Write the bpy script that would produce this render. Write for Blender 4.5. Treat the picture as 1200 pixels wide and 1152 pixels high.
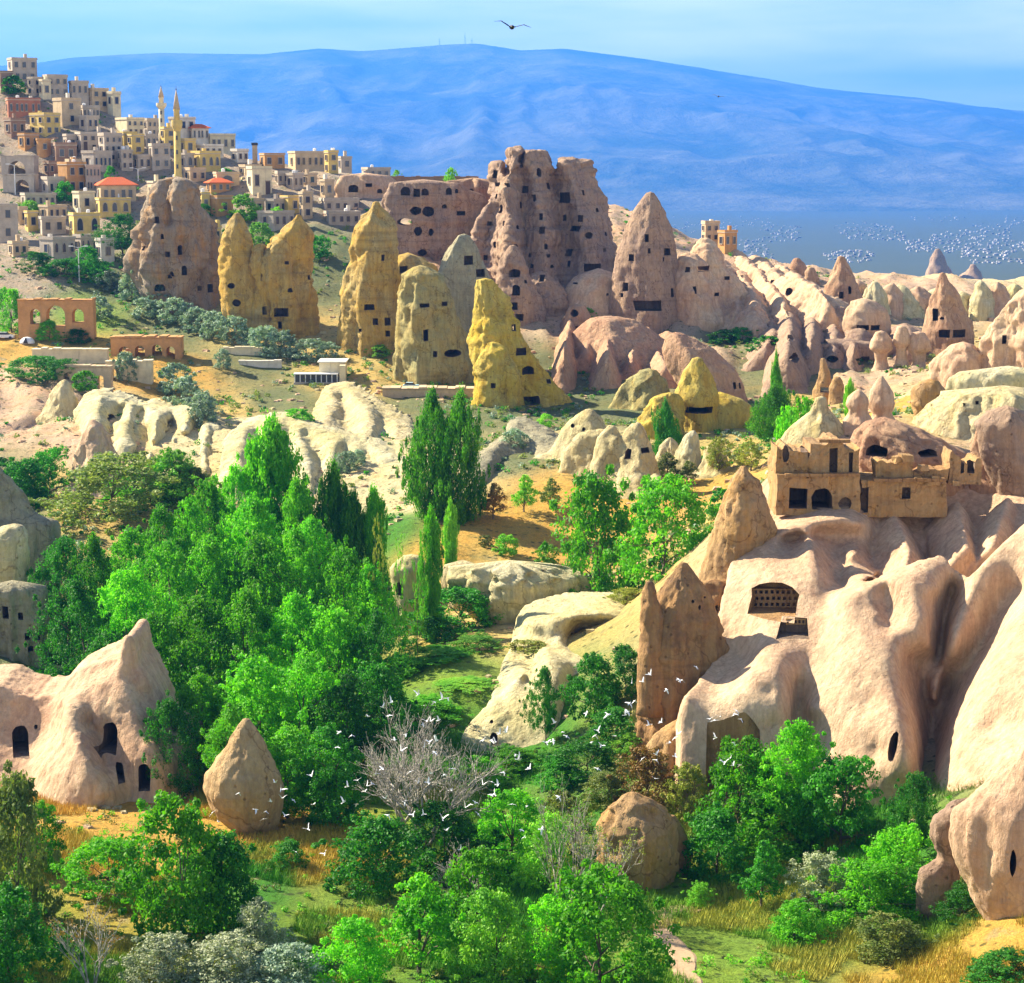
import bpy, bmesh, math, random
import numpy as np
from mathutils import Vector, Matrix
from mathutils.bvhtree import BVHTree

for _o in list(bpy.data.objects):
    bpy.data.objects.remove(_o)
SC = bpy.context.scene
COL = SC.collection
R = math.radians

# ------------------------------------------------------------------ camera
FPX = 2406.0                      # focal length in photograph pixels (1200 wide)
PITCH = math.atan(376 / FPX)
CP, SP = math.cos(PITCH), math.sin(PITCH)
cam_d = bpy.data.cameras.new('camera')
cam = bpy.data.objects.new('camera', cam_d); COL.objects.link(cam)
cam_d.sensor_fit = 'HORIZONTAL'
cam_d.angle = 2 * math.atan(600 / FPX)
cam_d.clip_start = 1.0
cam_d.clip_end = 90000
cam.rotation_euler = (math.pi / 2 - PITCH, 0, 0)
SC.camera = cam

# ------------------------------------------------------------------ light
SUN = Vector((-0.72, 0.40, 0.57)).normalized()     # towards the sun: from the left, a little beyond the rocks
sun_el = math.asin(SUN.z)
sun_az = math.atan2(SUN.x, SUN.y)
world = bpy.data.worlds.new('World'); SC.world = world
world.use_nodes = True
wn = world.node_tree; wn.nodes.clear()
w_out = wn.nodes.new('ShaderNodeOutputWorld')
w_bg = wn.nodes.new('ShaderNodeBackground'); w_bg.inputs['Strength'].default_value = 0.058
w_sky = wn.nodes.new('ShaderNodeTexSky'); w_sky.sky_type = 'NISHITA'; w_sky.sun_disc = False
w_sky.sun_elevation = sun_el; w_sky.sun_rotation = sun_az
w_sky.altitude = 1200; w_sky.air_density = 1.0; w_sky.dust_density = 0.7; w_sky.ozone_density = 2.0
# thin high cloud veil, all round the sky
w_tc = wn.nodes.new('ShaderNodeTexCoord')
w_map = wn.nodes.new('ShaderNodeMapping'); w_map.inputs['Scale'].default_value = (3.0, 3.0, 22.0)
w_no = wn.nodes.new('ShaderNodeTexNoise'); w_no.inputs['Scale'].default_value = 1.6; w_no.inputs['Detail'].default_value = 6
w_ra = wn.nodes.new('ShaderNodeMapRange'); w_ra.inputs['From Min'].default_value = 0.36; w_ra.inputs['From Max'].default_value = 0.72
w_ra.inputs['To Min'].default_value = 0.058; w_ra.inputs['To Max'].default_value = 0.75
w_mx = wn.nodes.new('ShaderNodeMix'); w_mx.data_type = 'RGBA'
w_mx.inputs['B'].default_value = (16.0, 14.5, 12.8, 1)
wn.links.new(w_tc.outputs['Generated'], w_map.inputs['Vector'])
wn.links.new(w_map.outputs['Vector'], w_no.inputs['Vector'])
wn.links.new(w_no.outputs['Fac'], w_ra.inputs['Value'])
w_sep = wn.nodes.new('ShaderNodeSeparateXYZ'); wn.links.new(w_tc.outputs['Generated'], w_sep.inputs[0])
w_ab = wn.nodes.new('ShaderNodeMath'); w_ab.operation = 'ABSOLUTE'; wn.links.new(w_sep.outputs['Z'], w_ab.inputs[0])
w_ma = wn.nodes.new('ShaderNodeMath'); w_ma.operation = 'MULTIPLY_ADD'; w_ma.inputs[1].default_value = 9.0; w_ma.inputs[2].default_value = 0.6; wn.links.new(w_ab.outputs[0], w_ma.inputs[0])
w_dv = wn.nodes.new('ShaderNodeMath'); w_dv.operation = 'DIVIDE'; w_dv.use_clamp = True      # a thin veil looks denser towards the horizon
wn.links.new(w_ra.outputs['Result'], w_dv.inputs[0]); wn.links.new(w_ma.outputs[0], w_dv.inputs[1])
wn.links.new(w_dv.outputs[0], w_mx.inputs['Factor'])
wn.links.new(w_sky.outputs['Color'], w_mx.inputs['A'])
wn.links.new(w_mx.outputs['Result'], w_bg.inputs['Color'])
wn.links.new(w_bg.outputs['Background'], w_out.inputs['Surface'])

sun_d = bpy.data.lights.new('sun', 'SUN'); sun_d.energy = 5.0; sun_d.angle = R(0.53)
sun_d.color = (1.0, 0.89, 0.70)
sun = bpy.data.objects.new('sun', sun_d); COL.objects.link(sun)
sun.rotation_euler = SUN.to_track_quat('Z', 'Y').to_euler()

SC.view_settings.view_transform = 'Standard'
SC.view_settings.look = 'None'
SC.view_settings.exposure = 1.72
SC.view_settings.gamma = 1.0
SC.view_settings.use_curve_mapping = False
SC.render.engine = 'CYCLES'
cy = SC.cycles
cy.use_denoising = True
cy.max_bounces = 6; cy.diffuse_bounces = 3; cy.glossy_bounces = 2; cy.transmission_bounces = 3
cy.transparent_max_bounces = 6; cy.volume_bounces = 1
cy.caustics_reflective = False; cy.caustics_refractive = False
cy.sample_clamp_indirect = 4.0

# ------------------------------------------------------------------ pixels to directions
def ray(px, py):
    u = (px - 600) / FPX; v = (576 - py) / FPX
    return u, CP + v * SP, -SP + v * CP
def at(px, py, Y):
    a, b, c = ray(px, py); t = Y / b
    return Vector((a * t, Y, c * t))

# ------------------------------------------------------------------ numpy noise
_rng = np.random.RandomState(7)
_PERM = _rng.permutation(4096).astype(np.int64)
_VAL = _rng.uniform(-1, 1, 4096)
def vnoise(P, seed=0):
    P = np.asarray(P, float) + seed * 17.31
    I = np.floor(P).astype(np.int64); F = P - I
    F = F * F * F * (F * (F * 6 - 15) + 10)
    def h(i, j, k):
        return _VAL[_PERM[(_PERM[(_PERM[i & 4095] + j) & 4095] + k) & 4095]]
    x, y, z = I[..., 0], I[..., 1], I[..., 2]
    fx, fy, fz = F[..., 0], F[..., 1], F[..., 2]
    def lx(j, k): return h(x, j, k) * (1 - fx) + h(x + 1, j, k) * fx
    def ly(k): return lx(y, k) * (1 - fy) + lx(y + 1, k) * fy
    return ly(z) * (1 - fz) + ly(z + 1) * fz
def fbm(P, octv=4, seed=0, gain=0.5):
    P = np.asarray(P, float); s = 0; a = 1; t = 0
    for i in range(octv):
        s = s + a * vnoise(P * (2.03 ** i), seed + i); t += a; a *= gain
    return s / t
def ridged(P, octv=3, seed=0):
    P = np.asarray(P, float); s = 0; a = 1; t = 0
    for i in range(octv):
        s = s + a * (1 - 2 * np.abs(vnoise(P * (2.03 ** i), seed + i))); t += a; a *= 0.5
    return s / t
def sstep(a, b, x):
    t = np.clip((x - a) / (b - a), 0, 1); return t * t * (3 - 2 * t)

# ------------------------------------------------------------------ object helpers
def link(o, parent=None):
    COL.objects.link(o)
    if parent is not None: o.parent = parent
    return o
def tag(o, label=None, cat=None, group=None, kind=None):
    if label: o['label'] = label
    if cat: o['category'] = cat
    if group: o['group'] = group
    if kind: o['kind'] = kind
    return o
def empty(name, loc=(0, 0, 0), rz=0.0):
    o = bpy.data.objects.new(name, None); o.empty_display_size = 0.5
    o.location = loc; o.rotation_euler = (0, 0, rz)
    COL.objects.link(o); return o
def mesh_np(name, V, F, mat=None, smooth=False):
    me = bpy.data.meshes.new(name)
    V = np.asarray(V, np.float32); F = np.asarray(F, np.int32)
    n, k = F.shape
    me.vertices.add(len(V)); me.vertices.foreach_set('co', V.ravel())
    me.loops.add(n * k); me.loops.foreach_set('vertex_index', F.ravel())
    me.polygons.add(n)
    me.polygons.foreach_set('loop_start', np.arange(n, dtype=np.int32) * k)
    me.polygons.foreach_set('use_smooth', np.full(n, smooth))
    me.update(calc_edges=True)
    if mat: me.materials.append(mat)
    return me
def meshobj(name, me, parent=None):
    o = bpy.data.objects.new(name, me); return link(o, parent)
def copy_tree(o, parent=None):
    c = o.copy(); COL.objects.link(c)
    if parent is not None: c.parent = parent
    for ch in o.children: copy_tree(ch, c)
    return c

class MB:
    """collects boxes, prisms and tubes into one mesh"""
    def __init__(s): s.v = []; s.f = []
    def add(s, vs, fs):
        b = len(s.v); s.v += [tuple(p) for p in vs]; s.f += [tuple(i + b for i in f) for f in fs]; return s
    def box(s, x0, x1, y0, y1, z0, z1):
        return s.add([(x0,y0,z0),(x1,y0,z0),(x1,y1,z0),(x0,y1,z0),(x0,y0,z1),(x1,y0,z1),(x1,y1,z1),(x0,y1,z1)],
                     [(0,3,2,1),(4,5,6,7),(0,1,5,4),(1,2,6,5),(2,3,7,6),(3,0,4,7)])
    def prism(s, pts, y0, y1):          # outline in x,z (counter-clockwise seen from -y), extruded along y
        n = len(pts)
        vs = [(x, y0, z) for x, z in pts] + [(x, y1, z) for x, z in pts]
        fs = [tuple(range(n)), tuple(range(2 * n - 1, n - 1, -1))]
        fs += [(i, i + n, (i + 1) % n + n, (i + 1) % n) for i in range(n)]
        return s.add(vs, fs)
    def lathe(s, prof, n=14, cx=0, cy=0):
        vs = []; fs = []
        for r, z in prof:
            for k in range(n):
                a = 2 * math.pi * k / n; vs.append((cx + r * math.cos(a), cy + r * math.sin(a), z))
        m = len(prof)
        for i in range(m - 1):
            for k in range(n):
                k2 = (k + 1) % n
                fs.append((i*n+k, i*n+k2, (i+1)*n+k2, (i+1)*n+k))
        fs.append(tuple(range(n - 1, -1, -1))); fs.append(tuple(range((m-1)*n, m*n)))
        return s.add(vs, fs)
    def tube(s, p, q, r0, r1, n=6):
        p = Vector(p); q = Vector(q); d = q - p
        if d.length < 1e-6: return s
        m = d.to_track_quat('Z', 'Y').to_matrix()
        vs = []
        for c, r in ((p, r0), (q, r1)):
            for k in range(n):
                a = 2 * math.pi * k / n
                vs.append(c + m @ Vector((r * math.cos(a), r * math.sin(a), 0)))
        fs = [(k, (k+1) % n, (k+1) % n + n, k + n) for k in range(n)]
        fs.append(tuple(range(n - 1, -1, -1))); fs.append(tuple(range(n, 2 * n)))
        return s.add(vs, fs)
    def mesh(s, name, mat, smooth=False):
        me = bpy.data.meshes.new(name); me.from_pydata(s.v, [], s.f)
        if smooth: me.polygons.foreach_set('use_smooth', [True] * len(me.polygons))
        if mat: me.materials.append(mat)
        me.update(); return me
    def build(s, name, mat, parent=None, smooth=False):
        return meshobj(name, s.mesh(name, mat, smooth), parent)

# ------------------------------------------------------------------ materials
def newmat(name):
    m = bpy.data.materials.new(name); m.use_nodes = True
    nt = m.node_tree; nt.nodes.clear()
    out = nt.nodes.new('ShaderNodeOutputMaterial')
    b = nt.nodes.new('ShaderNodeBsdfPrincipled')
    b.inputs['Roughness'].default_value = 0.9
    b.inputs['Specular IOR Level'].default_value = 0.15
    nt.links.new(b.outputs[0], out.inputs['Surface'])
    return m, nt, b
def nd(nt, typ, **kw):
    n = nt.nodes.new(typ)
    for k, v in kw.items():
        if k in n.inputs: n.inputs[k].default_value = v
        else: setattr(n, k, v)
    return n
def noise_n(nt, vec, scale, detail=4, rough=0.55, vscale=None):
    n = nd(nt, 'ShaderNodeTexNoise', Scale=scale, Detail=detail, Roughness=rough)
    if vscale:
        mp = nd(nt, 'ShaderNodeMapping', Scale=vscale); nt.links.new(vec, mp.inputs['Vector']); vec = mp.outputs['Vector']
    nt.links.new(vec, n.inputs['Vector']); return n.outputs['Fac']
def rng_n(nt, val, a, b, c=0.0, d=1.0):
    n = nd(nt, 'ShaderNodeMapRange'); n.inputs[1].default_value = a; n.inputs[2].default_value = b
    n.inputs[3].default_value = c; n.inputs[4].default_value = d
    nt.links.new(val, n.inputs[0]); return n.outputs[0]
def mix_n(nt, fac, A, B, mode='MIX'):
    n = nd(nt, 'ShaderNodeMix', data_type='RGBA', blend_type=mode)
    for s, v in (('Factor', fac), ('A', A), ('B', B)):
        i = n.inputs[s] if s != 'Factor' else n.inputs[0]
        if s == 'A': i = n.inputs[6]
        if s == 'B': i = n.inputs[7]
        if hasattr(v, 'is_linked') or hasattr(v, 'links'): nt.links.new(v, i)
        elif s == 'Factor': i.default_value = v
        else: i.default_value = (*v, 1)
    return n.outputs[2]
def bump_n(nt, b, h, strength=0.4, dist=0.2):
    n = nd(nt, 'ShaderNodeBump', Strength=strength, Distance=dist)
    nt.links.new(h, n.inputs['Height']); nt.links.new(n.outputs[0], b.inputs['Normal'])
    return n

def tuff(name, c1, c2, c3, streak=0.5, stain=(0.16, 0.10, 0.06), stain_amt=0.45, pit=1.0, scale=1.0, crk=0.55, bmp=0.9):
    """weathered volcanic tuff: broad colour change, vertical streaks, bands of strata, pits and grain"""
    m, nt, b = newmat(name)
    g = nd(nt, 'ShaderNodeNewGeometry'); P = g.outputs['Position']
    big = noise_n(nt, P, 0.16 * scale, 5, 0.6)
    col = mix_n(nt, rng_n(nt, big, 0.38, 0.62), c1, c2)
    st = noise_n(nt, P, 0.55 * scale, 5, 0.65, (1, 1, 0.18))
    col = mix_n(nt, rng_n(nt, st, 0.50, 0.72, 0, streak), col, c3)
    band = noise_n(nt, P, 0.5 * scale, 4, 0.6, (0.12, 0.12, 1.6))
    col = mix_n(nt, rng_n(nt, band, 0.54, 0.70, 0, stain_amt * 0.7), col, stain)
    blot = noise_n(nt, P, 0.34 * scale, 6, 0.72)
    col = mix_n(nt, rng_n(nt, blot, 0.56, 0.74, 0, stain_amt), col, stain)
    fine = noise_n(nt, P, 4.0, 5, 0.7)
    col = mix_n(nt, 0.55, col, mix_n(nt, rng_n(nt, fine, 0.25, 0.75), (0.55, 0.55, 0.55), (1.0, 1.0, 1.0)), 'MULTIPLY')
    vor = nd(nt, 'ShaderNodeTexVoronoi', Scale=1.3); nt.links.new(P, vor.inputs['Vector'])
    pits = rng_n(nt, vor.outputs['Distance'], 0.06, 0.16)
    col = mix_n(nt, 0.5 * pit, col, mix_n(nt, pits, (0.25, 0.2, 0.17), (1, 1, 1)), 'MULTIPLY')
    rill = noise_n(nt, P, 2.2, 4, 0.7, (1, 1, 0.07))
    col = mix_n(nt, 0.8, col, mix_n(nt, rng_n(nt, rill, 0.35, 0.68), (0.70, 0.66, 0.62), (1.06, 1.06, 1.05)), 'MULTIPLY')
    wob = nd(nt, 'ShaderNodeMix', data_type='VECTOR'); wob.inputs[0].default_value = 0.12
    nz = nd(nt, 'ShaderNodeTexNoise', Scale=0.5, Detail=4); nt.links.new(P, nz.inputs['Vector'])
    ad0 = nd(nt, 'ShaderNodeVectorMath', operation='MULTIPLY_ADD'); nt.links.new(nz.outputs['Color'], ad0.inputs[0]); ad0.inputs[1].default_value = (3.5, 3.5, 3.5); nt.links.new(P, ad0.inputs[2])
    mpc = nd(nt, 'ShaderNodeMapping', Scale=(1, 1, 0.55)); nt.links.new(ad0.outputs[0], mpc.inputs['Vector'])
    vc = nd(nt, 'ShaderNodeTexVoronoi', Scale=0.30, feature='DISTANCE_TO_EDGE'); nt.links.new(mpc.outputs[0], vc.inputs['Vector'])
    crack = rng_n(nt, vc.outputs['Distance'], 0.0, 0.022)
    gate = rng_n(nt, noise_n(nt, P, 0.12, 3, 0.6), 0.50, 0.60)
    mxg = nd(nt, 'ShaderNodeMath', operation='MAXIMUM'); nt.links.new(crack, mxg.inputs[0]); nt.links.new(gate, mxg.inputs[1])
    col = mix_n(nt, crk, col, mix_n(nt, mxg.outputs[0], (0.30, 0.24, 0.2), (1, 1, 1)), 'MULTIPLY')
    nt.links.new(col, b.inputs['Base Color'])
    h1 = noise_n(nt, P, 1.1, 8, 0.72, (1, 1, 0.45))
    ad = nd(nt, 'ShaderNodeMath', operation='MULTIPLY_ADD'); nt.links.new(pits, ad.inputs[0]); ad.inputs[1].default_value = 0.25 * pit
    nt.links.new(h1, ad.inputs[2])
    bump_n(nt, b, ad.outputs[0], bmp, 0.6)
    b.inputs['Roughness'].default_value = 0.95
    return m
M = {}
M['pink']   = tuff('pink_tuff',   (0.56, 0.33, 0.20), (0.64, 0.43, 0.26), (0.48, 0.26, 0.16), 0.7, stain=(0.24, 0.14, 0.09), stain_amt=0.35, pit=0.8)
M['peach']  = tuff('peach_tuff',  (0.68, 0.45, 0.285), (0.75, 0.55, 0.345), (0.58, 0.35, 0.22), 0.8, stain=(0.36, 0.21, 0.12), stain_amt=0.35, pit=0.4, crk=0.25, bmp=0.6)
M['cream']  = tuff('cream_tuff',  (0.70, 0.60, 0.30), (0.74, 0.64, 0.38), (0.62, 0.46, 0.15), 0.7, stain=(0.32, 0.23, 0.09), stain_amt=0.4, pit=0.8)
M['white']  = tuff('white_tuff',  (0.76, 0.70, 0.44), (0.78, 0.68, 0.32), (0.56, 0.47, 0.22), 0.6, stain=(0.28, 0.25, 0.15), stain_amt=0.35, pit=0.8)
M['gold']   = tuff('golden_tuff', (0.66, 0.43, 0.09), (0.54, 0.42, 0.17), (0.68, 0.38, 0.04), 0.8, stain=(0.14, 0.10, 0.05), stain_amt=0.6)
M['yellow'] = tuff('yellow_tuff', (0.70, 0.50, 0.05), (0.66, 0.54, 0.15), (0.60, 0.36, 0.03), 0.8, stain=(0.24, 0.16, 0.05), stain_amt=0.55)
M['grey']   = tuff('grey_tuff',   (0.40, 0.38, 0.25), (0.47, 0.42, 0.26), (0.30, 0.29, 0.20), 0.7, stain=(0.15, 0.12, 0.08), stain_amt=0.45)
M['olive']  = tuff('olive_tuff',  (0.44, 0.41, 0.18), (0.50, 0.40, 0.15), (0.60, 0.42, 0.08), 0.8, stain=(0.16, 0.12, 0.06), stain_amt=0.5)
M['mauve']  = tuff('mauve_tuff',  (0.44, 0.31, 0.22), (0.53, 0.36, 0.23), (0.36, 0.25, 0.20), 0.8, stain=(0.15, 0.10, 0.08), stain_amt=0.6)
M['sandy']  = tuff('sandy_tuff',  (0.68, 0.49, 0.24), (0.64, 0.45, 0.24), (0.56, 0.36, 0.15), 0.6, stain=(0.26, 0.16, 0.08), stain_amt=0.4)
M['rust']   = tuff('rusty_tuff',  (0.46, 0.33, 0.20), (0.40, 0.33, 0.24), (0.60, 0.31, 0.09), 0.9, stain=(0.14, 0.10, 0.08), stain_amt=0.6)
M['brown']  = tuff('brown_tuff',  (0.46, 0.27, 0.12), (0.54, 0.33, 0.14), (0.32, 0.17, 0.08), 0.8, stain=(0.12, 0.08, 0.06), stain_amt=0.7, pit=1.0)
M['ochre']  = tuff('ochre_tuff',  (0.60, 0.38, 0.16), (0.55, 0.36, 0.18), (0.64, 0.33, 0.07), 0.8, stain_amt=0.55)
M['cave']   = tuff('shade_tinted_cave_wall', (0.26, 0.19, 0.14), (0.30, 0.22, 0.16), (0.22, 0.16, 0.12), stain_amt=0.4)  # darker than the outer tuff: recess shade painted into the base colour

# ================================================================== THE SETTING
# terrain control points: photo pixel, distance, ground cover
ZC = {'G': (0.06, 0.24, 0.018), 'D': (0.56, 0.43, 0.15), 'O': (0.62, 0.38, 0.08), 'P': (0.62, 0.44, 0.31),
      'Y': (0.72, 0.62, 0.36), 'K': (0.17, 0.20, 0.09), 'R': (0.40, 0.33, 0.26), 'L': (0.20, 0.34, 0.04)}
TP = '''-150 1152 92 G;0 1152 95 G;300 1152 95 G;600 1152 96 G;820 1152 97 L;1100 1152 97 O;1300 1152 92 O
-150 1050 108 G;0 1050 110 G;60 1000 116 O;150 1000 118 O;300 1030 113 G;380 1000 119 O;420 1050 112 L;600 1060 112 G;800 1060 113 L;900 1060 112 L;1000 1040 112 G;1100 1060 108 L;1180 1110 98 O;1300 1050 100 O
100 950 130 O;0 930 134 O;250 960 128 O;-150 930 134 D;350 960 128 O;500 960 130 L;700 980 124 G;800 1000 122 L;950 980 122 G;1080 1000 114 G
500 850 150 G;600 880 147 G;400 900 142 G;200 880 150 G;100 815 165 G;250 775 178 G;400 725 190 G;0 800 160 K;-150 800 160 K;450 620 212 G;-100 640 195 K
520 790 160 L;560 740 172 D;600 720 178 Y;530 640 200 O;600 620 208 O;660 620 210 O;560 670 195 D;650 590 216 O;750 600 212 O;850 570 222 O;880 545 228 D;790 650 198 D;720 700 180 D
20 605 225 K;100 600 222 D;180 605 220 D;60 570 236 D;0 575 235 K;0 500 268 P;60 480 275 P;100 530 250 P;0 450 290 P;180 570 238 D;-120 560 235 K;-120 470 280 P
150 500 262 Y;230 520 256 Y;300 520 256 Y;420 560 240 Y;480 590 228 Y;520 560 235 Y;600 540 240 K;700 530 246 Y;800 530 244 D
250 480 280 D;330 470 285 K;400 440 298 D;200 440 295 O;100 420 305 O;0 410 312 O;-120 410 312 O;300 420 308 K;450 440 300 D;500 470 285 K;560 490 275 K
650 480 285 K;720 480 285 K;650 430 312 K;740 445 303 K;800 470 288 K;880 475 286 K
0 370 330 R;100 370 330 L;200 390 322 K;300 395 320 D;400 405 316 D;460 405 316 D;-120 370 330 R
0 330 345 R;60 320 348 R;120 330 345 K;200 345 341 K;280 375 328 D;390 330 350 K;390 290 368 K
0 260 378 R;100 260 378 R;220 260 378 R;300 290 368 K;0 200 402 R;100 200 402 R;200 215 398 R;300 230 396 R;400 250 392 R;0 140 424 R;100 150 420 R;200 180 416 R;300 200 412 R;400 215 408 R;480 217 408 R;560 226 405 P;0 95 440 R;60 108 438 R;130 137 432 R;-120 90 440 R;-120 200 402 R
500 300 366 P;560 335 350 P;620 345 346 P;700 352 344 P;760 372 337 K;800 372 337 P;650 240 400 P;760 265 395 P
680 390 330 P;750 412 321 P;820 440 306 P;850 385 333 K;900 425 309 K;950 425 309 K;860 340 358 P;900 335 366 P;950 335 380 P;820 294 395 P;870 305 402 P;930 320 420 P;1000 355 370 P
1000 425 309 K;1050 438 302 P;1090 425 308 D;1000 452 294 P;950 463 288 D;910 495 270 D;1100 355 420 P;1200 360 430 P;1050 338 540 Y;1200 342 560 Y;1300 345 560 Y;1300 365 430 P;950 327 480 P
1150 445 250 Y;1200 420 260 Y;1300 400 265 Y;1060 470 225 O;1000 490 176 Y;1100 492 178 D;1200 470 190 Y;1300 450 195 Y;960 512 164 P
1000 605 151 P;1150 590 153 P;1280 560 156 P;930 610 152 P;1060 668 147 P;1200 640 146 P;1300 640 144 P
900 790 141 P;860 905 133 D;1000 955 124 G;1120 820 139 P;1200 800 133 P;1300 800 128 P;1200 960 112 P;1320 950 110 P'''
CP_ = []
for ln in TP.replace('\n', ';').split(';'):
    a, b_, c_, k = ln.split(); p = at(float(a), float(b_), float(c_)); CP_.append((p.x, p.y, p.z, ZC[k]))
# beyond the crest, beside and before the view
for x, y, z, k in ((-140, 520, -5, 'R'), (-60, 520, -22, 'R'), (0, 520, -34, 'P'), (60, 520, -38, 'P'), (-160, 620, -40, 'K'), (0, 640, -48, 'K'), (150, 650, -42, 'Y'), (250, 660, -42, 'Y'),
                   (-30, 55, -34, 'G'), (0, 55, -34, 'G'), (30, 55, -33, 'G'), (-45, 75, -36, 'G'), (45, 75, -33, 'D')):
    CP_.append((x, y, z, ZC[k]))
CX = np.array([c[:2] for c in CP_]); CZ = np.array([c[2] for c in CP_]); CC = np.array([c[3] for c in CP_])
# plan coordinates are warped so that near and far points have the same spacing
def warp(xy):
    y = xy[..., 1]; return np.stack([xy[..., 0] / y * 3.2, np.log(y) * 1.6], -1)
_W = warp(CX)
def _k(r): return r ** 1.5
_A = _k(np.linalg.norm(_W[:, None] - _W[None], axis=-1)) 
_A += np.eye(len(_W)) * -0.0
_n = len(_W)
_B = np.zeros((_n + 3, _n + 3)); _B[:_n, :_n] = _A; _B[:_n, _n] = 1; _B[:_n, _n + 1:] = _W; _B[_n, :_n] = 1; _B[_n + 1:, :_n] = _W.T
# heights are interpolated as the tangent of the view angle, which keeps every scale smooth
_S = np.linalg.solve(_B, np.concatenate([CZ / CX[:, 1], np.zeros(3)]))
PLAIN_Y = [600, 700, 900, 1500, 3500, 9000, 60000]; PLAIN_Z = [-42, -50, -78, -118, -150, -172, -172]
def base_z(x, y):
    q = warp(np.stack([x, y], -1)); out = np.zeros(x.shape)
    fx = q.reshape(-1, 2); o = np.zeros(len(fx))
    for i in range(0, len(fx), 20000):
        d = _k(np.linalg.norm(fx[i:i + 20000, None] - _W[None], axis=-1))
        o[i:i + 20000] = d @ _S[:_n] + _S[_n] + fx[i:i + 20000] @ _S[_n + 1:]
    out = o.reshape(x.shape) * y
    w = sstep(540, 720, y)
    return out * (1 - w) + np.interp(y, PLAIN_Y, PLAIN_Z) * w
NU = 330
US = np.linspace(-0.36, 0.36, NU)
YS = np.concatenate([np.exp(np.arange(math.log(52), math.log(640), 0.0038)), np.exp(np.linspace(math.log(650), math.log(45000), 90))])
GU, GY = np.meshgrid(US, YS)
GX = GU * GY
GZ = base_z(GX, GY)
_P = np.stack([GX, GY, GZ * 0], -1)
_near = 1 - sstep(500, 700, GY)
GZ += _near * (fbm(_P * 0.045, 4, 3) * 0.0045 * GY + ridged(_P * np.array([0.12, 0.05, 0]), 3, 9) * 0.0015 * GY + fbm(_P * 0.5, 3, 5) * 0.14)
GZ += sstep(800, 2000, GY) * fbm(_P * 0.0012, 4, 8) * 10
_q0 = warp(np.stack([GX, GY], -1)).reshape(-1, 2); _rk = np.zeros(len(_q0)); _isr = np.array([1.0 if tuple(c) in (ZC['P'], ZC['Y']) else 0.3 if tuple(c) == ZC['K'] else 0.0 for c in CC])
for i in range(0, len(_q0), 20000):
    w = 1.0 / (np.linalg.norm(_q0[i:i + 20000, None] - _W[None], axis=-1) ** 4 + 1e-6); _rk[i:i + 20000] = (w @ _isr) / w.sum(1)
_rk = sstep(0.4, 0.9, _rk).reshape(GX.shape) * sstep(225, 290, GY) * _near
_wb = _P + np.stack([fbm(_P * 0.03, 3, 61), fbm(_P * 0.03, 3, 62), GX * 0], -1) * 9
GZ += _rk * (np.minimum(ridged(_wb * np.array([0.10, 0.028, 0]), 3, 63), 0.55) * 2.3 + ridged(_wb * np.array([0.30, 0.10, 0]), 2, 65) * 0.7)
def ground_z(x, y):
    u = np.clip((x / y - US[0]) / (US[1] - US[0]), 0, NU - 1.001)
    j = int(np.clip(np.searchsorted(YS, y) - 1, 0, len(YS) - 2)); ty = (y - YS[j]) / (YS[j + 1] - YS[j])
    i = int(u); tu = u - i
    return float((GZ[j, i] * (1 - tu) + GZ[j, i + 1] * tu) * (1 - ty) + (GZ[j + 1, i] * (1 - tu) + GZ[j + 1, i + 1] * tu) * ty)
def ground_hit(px, py, ymin=60.0, ymax=1500.0):
    a, b, c = ray(px, py); u = a / b
    ui = np.clip((u - US[0]) / (US[1] - US[0]), 0, NU - 1.001); i = int(ui); tu = ui - i
    col = GZ[:, i] * (1 - tu) + GZ[:, i + 1] * tu
    diff = (c / b) * YS - col
    ok = np.where((diff < 0) & (YS >= ymin) & (YS <= ymax))[0]
    if len(ok) == 0: return None
    k = ok[0]
    if k == 0: return YS[0]
    t = diff[k - 1] / (diff[k - 1] - diff[k]); t = min(max(t, 0), 1)
    return float(YS[k - 1] + t * (YS[k] - YS[k - 1]))
def gpoint(px, py, ymin=60.0, fallback=None):
    Y = ground_hit(px, py, ymin)
    if Y is None: Y = fallback or 400.0
    p = at(px, py, Y); p.z = ground_z(p.x, p.y); return p

# cover colour, carried by the ground itself
_q = warp(np.stack([GX, GY], -1)).reshape(-1, 2); _c = np.zeros((len(_q), 3))
for i in range(0, len(_q), 20000):
    w = 1.0 / (np.linalg.norm(_q[i:i + 20000, None] - _W[None], axis=-1) ** 4 + 1e-6)
    _c[i:i + 20000] = (w @ CC) / w.sum(1, keepdims=True)
_far = sstep(650, 1100, GY).reshape(-1, 1)
_c = _c * (1 - _far) + np.array([0.07, 0.09, 0.05]) * _far
idx = np.arange(len(YS) * NU).reshape(len(YS), NU)
F = np.stack([idx[:-1, :-1], idx[:-1, 1:], idx[1:, 1:], idx[1:, :-1]], -1).reshape(-1, 4)

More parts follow.
